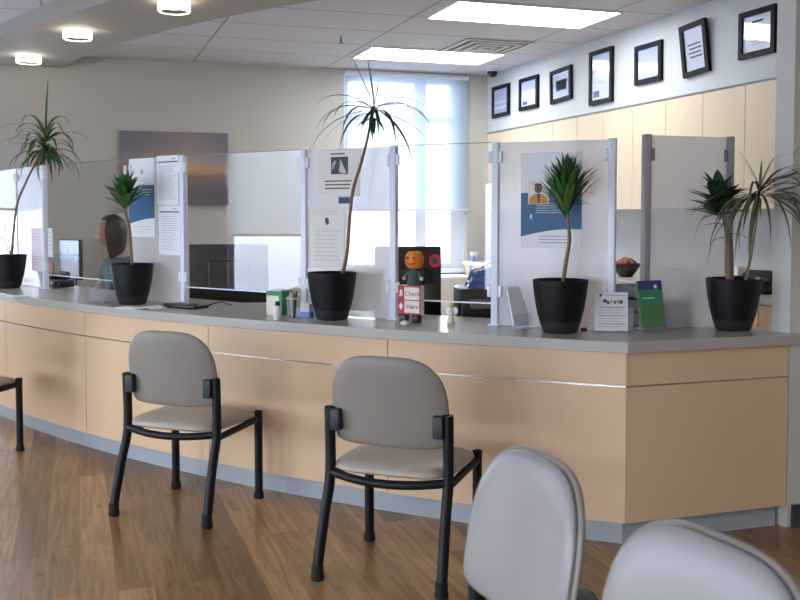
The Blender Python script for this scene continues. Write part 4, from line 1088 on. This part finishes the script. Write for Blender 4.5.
c = behind(408, 270, .92); zA = at_plane(420, 246, Vector((c.x, c.y, 0)), FW).z; zB = at_plane(420, 321, Vector((c.x, c.y, 0)), FW).z
monitor('tall black monitor back behind the pumpkin doll', c, -YAW + R(8), .37, zA - zB, (zA + zB) / 2)
c = behind(500, 300, .95)
t = thing('desk_printer', 'large black printer under a blue plastic bag behind the clear screen', 'printer', (c.x, c.y, DZ), -YAW + R(4))
MB().rbox((0, 0, .125), (.46, .30, .25), M['plasticb'], .015).build('body', t); MB().rbox((0, -.155, .17), (.36, .012, .05), M['clipg'], .004).build('paper_slot', t); MB().bb((.12, -.152, .21), (.2, -.1495, .235), M['plasticg']).build('button_panel', t)
# crinkled bag
bm = bmesh.new(); bmesh.ops.create_cube(bm, size=1); bmesh.ops.subdivide_edges(bm, edges=bm.edges[:], cuts=7, use_grid_fill=True)
rn = random.Random(12)
for v in bm.verts:
    x, y, z = v.co; k = 1 - .22 * (z + .5)
    v.co = Vector((x * .32 * k + rn.uniform(-.010, .010), y * .24 * k + rn.uniform(-.010, .010), (z + .5) * .125 * (1 - .45 * abs(x) - .3 * (x < 0) * abs(x)) + (rn.uniform(-.012, .012) if z > -.45 else 0)))
bm.verts.index_update(); mb = MB().add([v.co[:] for v in bm.verts], [[v.index for v in f.verts] for f in bm.faces], M['bag'], False); bm.free()
tag(mb.build('plastic_bag', None, (c.x - .02, c.y, DZ + .2512), -YAW), 'crumpled shiny blue plastic bag lying on the black printer', 'bag')
# credenza by the back window with the spray bottle
xa, xb = at_Y(400, 280, YB - .4).x, XB - .06
t = thing('credenza', 'white low cabinet standing below the back window', 'cabinet', ((xa + xb) / 2, YB - .225, 0)); w = xb - xa
CH = SILL - .05
MB().bb((-w / 2, -.2, .06), (w / 2, .2, CH - .025), M['plasticw']).build('body', t); MB().bb((-w / 2 - .01, -.215, CH - .024), (w / 2 + .01, .215, CH), M['paper']).build('top', t); MB().bb((-w / 2 + .03, -.17, 0), (w / 2 - .03, .17, .059), M['toe']).build('plinth', t)
for k in range(3): d_ = MB().bb((-w / 2 + k * w / 3 + .003, -.214, .07), (-w / 2 + (k + 1) * w / 3 - .003, -.201, CH - .03), M['plasticw']).build('door', t); MB().tube([(-w / 2 + k * w / 3 + .04, -.222, CH - .12), (-w / 2 + k * w / 3 + .04, -.222, CH - .06)], .005, M['steel'], 8).build('handle', d_)
pp = at_Y(473, 266, YB - .2); t = thing('spray_bottle', 'blue spray bottle with white trigger on the low cabinet right of the window', 'bottle', (pp.x, YB - .2, CH))
MB().lathe([(.036, 0), (.04, .01), (.04, .12), (.016, .16), (.014, .18)], M['bottle'], n=24).build('bottle_body', t); mb = MB().rbox((.012, 0, .205), (.07, .026, .04), M['plasticw'], .006); mb.tube([(.03, 0, .19), (.04, 0, .165)], .006, M['plasticw'], 8); mb.lathe([(.016, .181), (.016, .19)], M['plasticw'], n=16); mb.build('trigger', t)
# grey-green phone under the left screen opening
c = arc(s_at_px(62, .46), .46); phone('small dark desk telephone in the opening below the left clear screen', (c.x, c.y, TOPZ), arc_rz(62), .62)
# small picture card behind the first post
c = arc(s_at_px(51, .56), .56); t = thing('photo_card', 'small red and brown photo card behind the first white post', 'card', (c.x, c.y, TOPZ), arc_rz(50))
mb = MB().bb((-.035, -.004, 0), (.035, .004, .16), M['skinp']); mb.bb((-.03, -.0046, .08), (.03, -.0041, .15), M['red']); mb.build('card', t); MB().bb((-.02, .0045, 0), (.02, .05, .004), M['plasticw']).build('easel_foot', t)

# ------------------------------------------------------------------ office chair and seated receptionist
def skin_mesh(verts, edges, radii, levels=2, root=0):
    me = bpy.data.meshes.new('sk'); me.from_pydata(verts, edges, [])
    o = bpy.data.objects.new('sk', me); COL.objects.link(o)
    md = o.modifiers.new('s', 'SKIN'); md.use_smooth_shade = True
    sv = me.skin_vertices[0].data
    for i, r in enumerate(radii):
        sv[i].radius = (r, r) if not isinstance(r, tuple) else r; sv[i].use_root = (i == root)
    sub = o.modifiers.new('b', 'SUBSURF'); sub.levels = levels; sub.render_levels = levels
    dg = bpy.context.evaluated_depsgraph_get(); dg.update()
    m2 = bpy.data.meshes.new_from_object(o.evaluated_get(dg))
    res = ([v.co[:] for v in m2.vertices], [tuple(p.vertices) for p in m2.polygons])
    bpy.data.objects.remove(o); bpy.data.meshes.remove(me); bpy.data.meshes.remove(m2)
    return res
ps = at_d(116.5, 240, 7.35); face = math.atan2(-RT.y, -RT.x)          # she faces picture-left
prz = face - PI / 2 + R(40)           # local +Y = where she looks
pl = Vector((ps.x, ps.y, 0))
per = thing('person', 'person with dark brown hair in a teal top seated in profile behind the counter', 'person', pl, prz)
SH = 1.02
V = [(0, -.02, .56), (0, -.03, .70), (0, -.03, .86), (0, -.02, SH - .03), (0, -.005, SH + .05), (0, .01, SH + .12),
     (-.09, .02, .54), (-.10, .42, .53), (-.10, .43, .28), (-.10, .41, .07), (-.10, .53, .04),
     (.09, .02, .54), (.10, .42, .53), (.10, .43, .28), (.10, .41, .07), (.10, .53, .04),
     (-.15, -.02, SH - .03), (-.20, .03, SH - .20), (-.21, .10, .77), (-.17, .27, .79), (-.15, .34, .79),
     (.15, -.02, SH - .03), (.20, .03, SH - .20), (.21, .10, .77), (.17, .27, .79), (.15, .34, .79)]
Ed = [(0, 1), (1, 2), (2, 3), (3, 4), (4, 5), (0, 6), (6, 7), (7, 8), (8, 9), (9, 10), (0, 11), (11, 12), (12, 13), (13, 14), (14, 15), (3, 16), (16, 17), (17, 18), (18, 19), (19, 20), (3, 21), (21, 22), (22, 23), (23, 24), (24, 25)]
Rd = [(.15, .11), (.13, .095), (.145, .10), (.13, .085), .052, .048, .085, .065, .052, .036, .032, .085, .065, .052, .036, .032, .055, .044, .036, .027, .028, .055, .044, .036, .027, .028]
vs, fs = skin_mesh(V, Ed, Rd)
mb = MB().add(vs, fs, M['skin'], True)
# head: shaped sphere
HC = Vector((0, .045, SH + .215)); HT = Matrix.Translation(HC) @ Matrix.Rotation(R(-34), 4, 'Z') @ Matrix.Translation(-HC)
bm = bmesh.new(); bmesh.ops.create_uvsphere(bm, u_segments=32, v_segments=24, radius=1)
for v in bm.verts:
    x, y, z = v.co
    hx, hy, hz = .074 * x, .094 * y, .115 * z
    if z < 0: hx *= 1 - .30 * z * z; hy *= 1 - .20 * z * z
    if y > .3 and z < -.2: hy += .012
    if y > .6:
        n_ = math.exp(-(x / .18) ** 2)
        hy += n_ * (.030 * math.exp(-((z + .22) / .14) ** 2) + .014 * math.exp(-((z - .0) / .14) ** 2)) - .006 * math.exp(-((z - .08) / .08) ** 2) * math.exp(-((abs(x) - .38) / .18) ** 2)
        hy += .008 * math.exp(-(x / .3) ** 2) * (math.exp(-((z + .50) / .05) ** 2) + math.exp(-((z + .62) / .05) ** 2))
        hy += .010 * math.exp(-(x / .3) ** 2) * math.exp(-((z + .86) / .12) ** 2)
    v.co = Vector((hx, hy, hz)) + HC
bm.verts.index_update(); mb.add([v.co[:] for v in bm.verts], [[q.index for q in f.verts] for f in bm.faces], M['skin'], True, HT); bm.free()
for s in (-1, 1): mb.ball((HC.x + s * .074, HC.y - .005, HC.z - .01), (.010, .018, .030), M['skin'], HT, 12, 8)
# hands with five fingers
for s in (-1, 1):
    b = Vector((s * .15, .35, .79))
    hv, hf = skin_mesh([b, b + Vector((-s * .005, .05, .0)), b + Vector((-s * .006, .085, -.004))], [(0, 1), (1, 2)], [(.026, .016), (.036, .014), (.036, .012)]); mb.add(hv, hf, M['skin'], True)
    for k, (dx, L) in enumerate(((-.027, .060), (-.009, .070), (.009, .066), (.026, .052))):
        c1 = b + Vector((dx - s * .006, .075, -.002)); hv, hf = skin_mesh([c1, c1 + Vector((0, L * .5, .006)), c1 + Vector((0, L * .85, -.008)), c1 + Vector((0, L, -.022))], [(0, 1), (1, 2), (2, 3)], [.0095, .009, .008, .007], 1); mb.add(hv, hf, M['skin'], True)
    c1 = b + Vector((-s * .024, .025, -.004)); hv, hf = skin_mesh([c1, c1 + Vector((-s * .022, .030, -.004)), c1 + Vector((-s * .024, .055, -.012))], [(0, 1), (1, 2)], [.012, .010, .008], 1); mb.add(hv, hf, M['skin'], True)
body = mb.build('body', per)
# eyes, brows, lips
mb = MB()
for s in (-1, 1): mb.ball((s * .030, HC.y + .080, HC.z + .008), (.012, .008, .007), M['paper'], HT, 12, 8); mb.ball((s * .030, HC.y + .0868, HC.z + .008), (.005, .003, .005), M['inkd'], HT, 10, 8)
mb.build('eyes', per)
MB().tube(smooth_path([(-.022, HC.y + .088, HC.z - .064), (0, HC.y + .099, HC.z - .062), (.022, HC.y + .088, HC.z - .064)], 4), [.003] + [.005] * 7 + [.003], M['lip'], 8, HT).build('lips', per)
# hair: bob falling to the shoulders at the back
bm = bmesh.new(); bmesh.ops.create_uvsphere(bm, u_segments=36, v_segments=24, radius=1)
kill = []
for v in bm.verts:
    x, y, z = v.co
    hx, hy, hz = .093 * x, .112 * y - .012, .128 * z + .008
    if z < -.1: t_ = min(1, (-z - .1) / .9); hz -= .085 * t_ * (1 if y < .35 else .2); hx *= 1 + .12 * t_; hy = hy * (1 - .05 * t_) - .012 * t_
    v.co = Vector((hx, hy, hz)) + HC
    if y > .36 and z < .62: kill.append(v)
bmesh.ops.delete(bm, geom=kill, context='VERTS'); bmesh.ops.solidify(bm, geom=bm.faces[:], thickness=.008)
bm.verts.index_update(); mb = MB().add([v.co[:] for v in bm.verts], [[q.index for q in f.verts] for f in bm.faces], M['hair'], True, HT); bm.free(); mb.build('hair', per)
# scrub top
tv = [0, 1, 2, 3, 4, 16, 17, 21, 22]; mp_ = {k: i for i, k in enumerate(tv)}
V2 = [V[k] for k in tv]; V2[4] = (0, -.012, SH + .03); V2[mp_[17]] = (-.195, .025, SH - .17); V2[mp_[22]] = (.195, .025, SH - .17)
R2 = [(.165, .125), (.146, .112), (.160, .118), (.146, .102), .066, .072, .062, .072, .062]
vs, fs = skin_mesh(V2, [(mp_[a], mp_[b]) for a, b in Ed if a in mp_ and b in mp_], R2)
MB().add(vs, fs, M['teal'], True).build('scrub_top', per)
tv = [0, 6, 7, 8, 9, 11, 12, 13, 14]; mp_ = {k: i for i, k in enumerate(tv)}
vs, fs = skin_mesh([V[k] for k in tv], [(mp_[a], mp_[b]) for a, b in Ed if a in mp_ and b in mp_], [(.16, .12), .096, .078, .066, .055, .096, .078, .066, .055])
MB().add(vs, fs, M['teal'], True).build('trousers', per)
mb = MB()
for s in (-1, 1): mb.rbox((s * .10, .47, .04), (.09, .25, .08), M['plasticb'], .03)
mb.build('shoes', per)
oc = thing('office_chair', 'black office chair carrying the person in the teal top', 'chair', pl, prz)
MB().rbox((0, .07, .44), (.48, .48, .08), M['fabricb'], .03).build('seat', oc)
MB().rbox((0, -.20, .80), (.42, .06, .50), M['fabricb'], .028).build('backrest', oc)
MB().rbox((0, -.21, .52), (.07, .02, .16), M['plasticb'], .006).build('back_bar', oc)
MB().tube([(0, .05, .10), (0, .05, .40)], .028, M['plasticb']).build('column', oc)
for k in range(5):
    a = 2 * PI * k / 5 + .3; q = (.27 * math.cos(a), .05 + .27 * math.sin(a))
    l_ = MB().tube([(0, .05, .11), (q[0], q[1], .075)], [.024, .016], M['plasticb'], 10).build('leg', oc)
    MB().lathe([(.028, -.012), (.028, .012)], M['rubber'], n=16, X=Matrix.Translation((q[0], q[1], .028)) @ Matrix.Rotation(a, 4, 'Z') @ Matrix.Rotation(R(90), 4, 'X')).build('caster', l_)

# ------------------------------------------------------------------ light
W = bpy.data.worlds.new('daylight'); S.world = W; W.use_nodes = True
nt = W.node_tree; bg = nt.nodes['Background']
tc = nt.nodes.new('ShaderNodeTexCoord'); sp_ = nt.nodes.new('ShaderNodeSeparateXYZ'); nt.links.new(tc.outputs['Generated'], sp_.inputs[0])
cr = nt.nodes.new('ShaderNodeValToRGB'); el = cr.color_ramp.elements
el[0].position = .47; el[0].color = (.42, .47, .56, 1); el[1].position = .53; el[1].color = (.86, .93, 1, 1)
ma = nt.nodes.new('ShaderNodeMath'); ma.operation = 'MULTIPLY_ADD'; ma.inputs[1].default_value = .5; ma.inputs[2].default_value = .5
nt.links.new(sp_.outputs[2], ma.inputs[0]); nt.links.new(ma.outputs[0], cr.inputs[0]); nt.links.new(cr.outputs[0], bg.inputs[0])
bg.inputs[1].default_value = 9
def portal(loc, rot, sx, sy):
    L = bpy.data.lights.new('window_portal', 'AREA'); L.shape = 'RECTANGLE'; L.size = sx; L.size_y = sy; L.cycles.is_portal = True
    o = bpy.data.objects.new('window_portal', L); COL.objects.link(o); o.location = loc; o.rotation_euler = rot
portal(((wl + wr) / 2, YB + .21, (SILL + WTOP) / 2), (R(-90), 0, 0), wr - wl, WTOP - SILL)
portal((-1.54, YB + .21, 1.6), (R(-90), 0, 0), 1.52, 2.2)
for a, b in LW: portal((XL - .21, (a + b) / 2, 1.6), (0, R(-90), 0), 2.2, b - a)

vs_ = S.view_settings; vs_.view_transform = 'Standard'; vs_.look = 'None'; vs_.exposure = .92; vs_.gamma = 1; vs_.use_curve_mapping = False
S.cycles.transparent_max_bounces = 32; S.cycles.max_bounces = 10; S.cycles.diffuse_bounces = 5; S.cycles.use_denoising = True
S.cycles.sample_clamp_indirect = 6
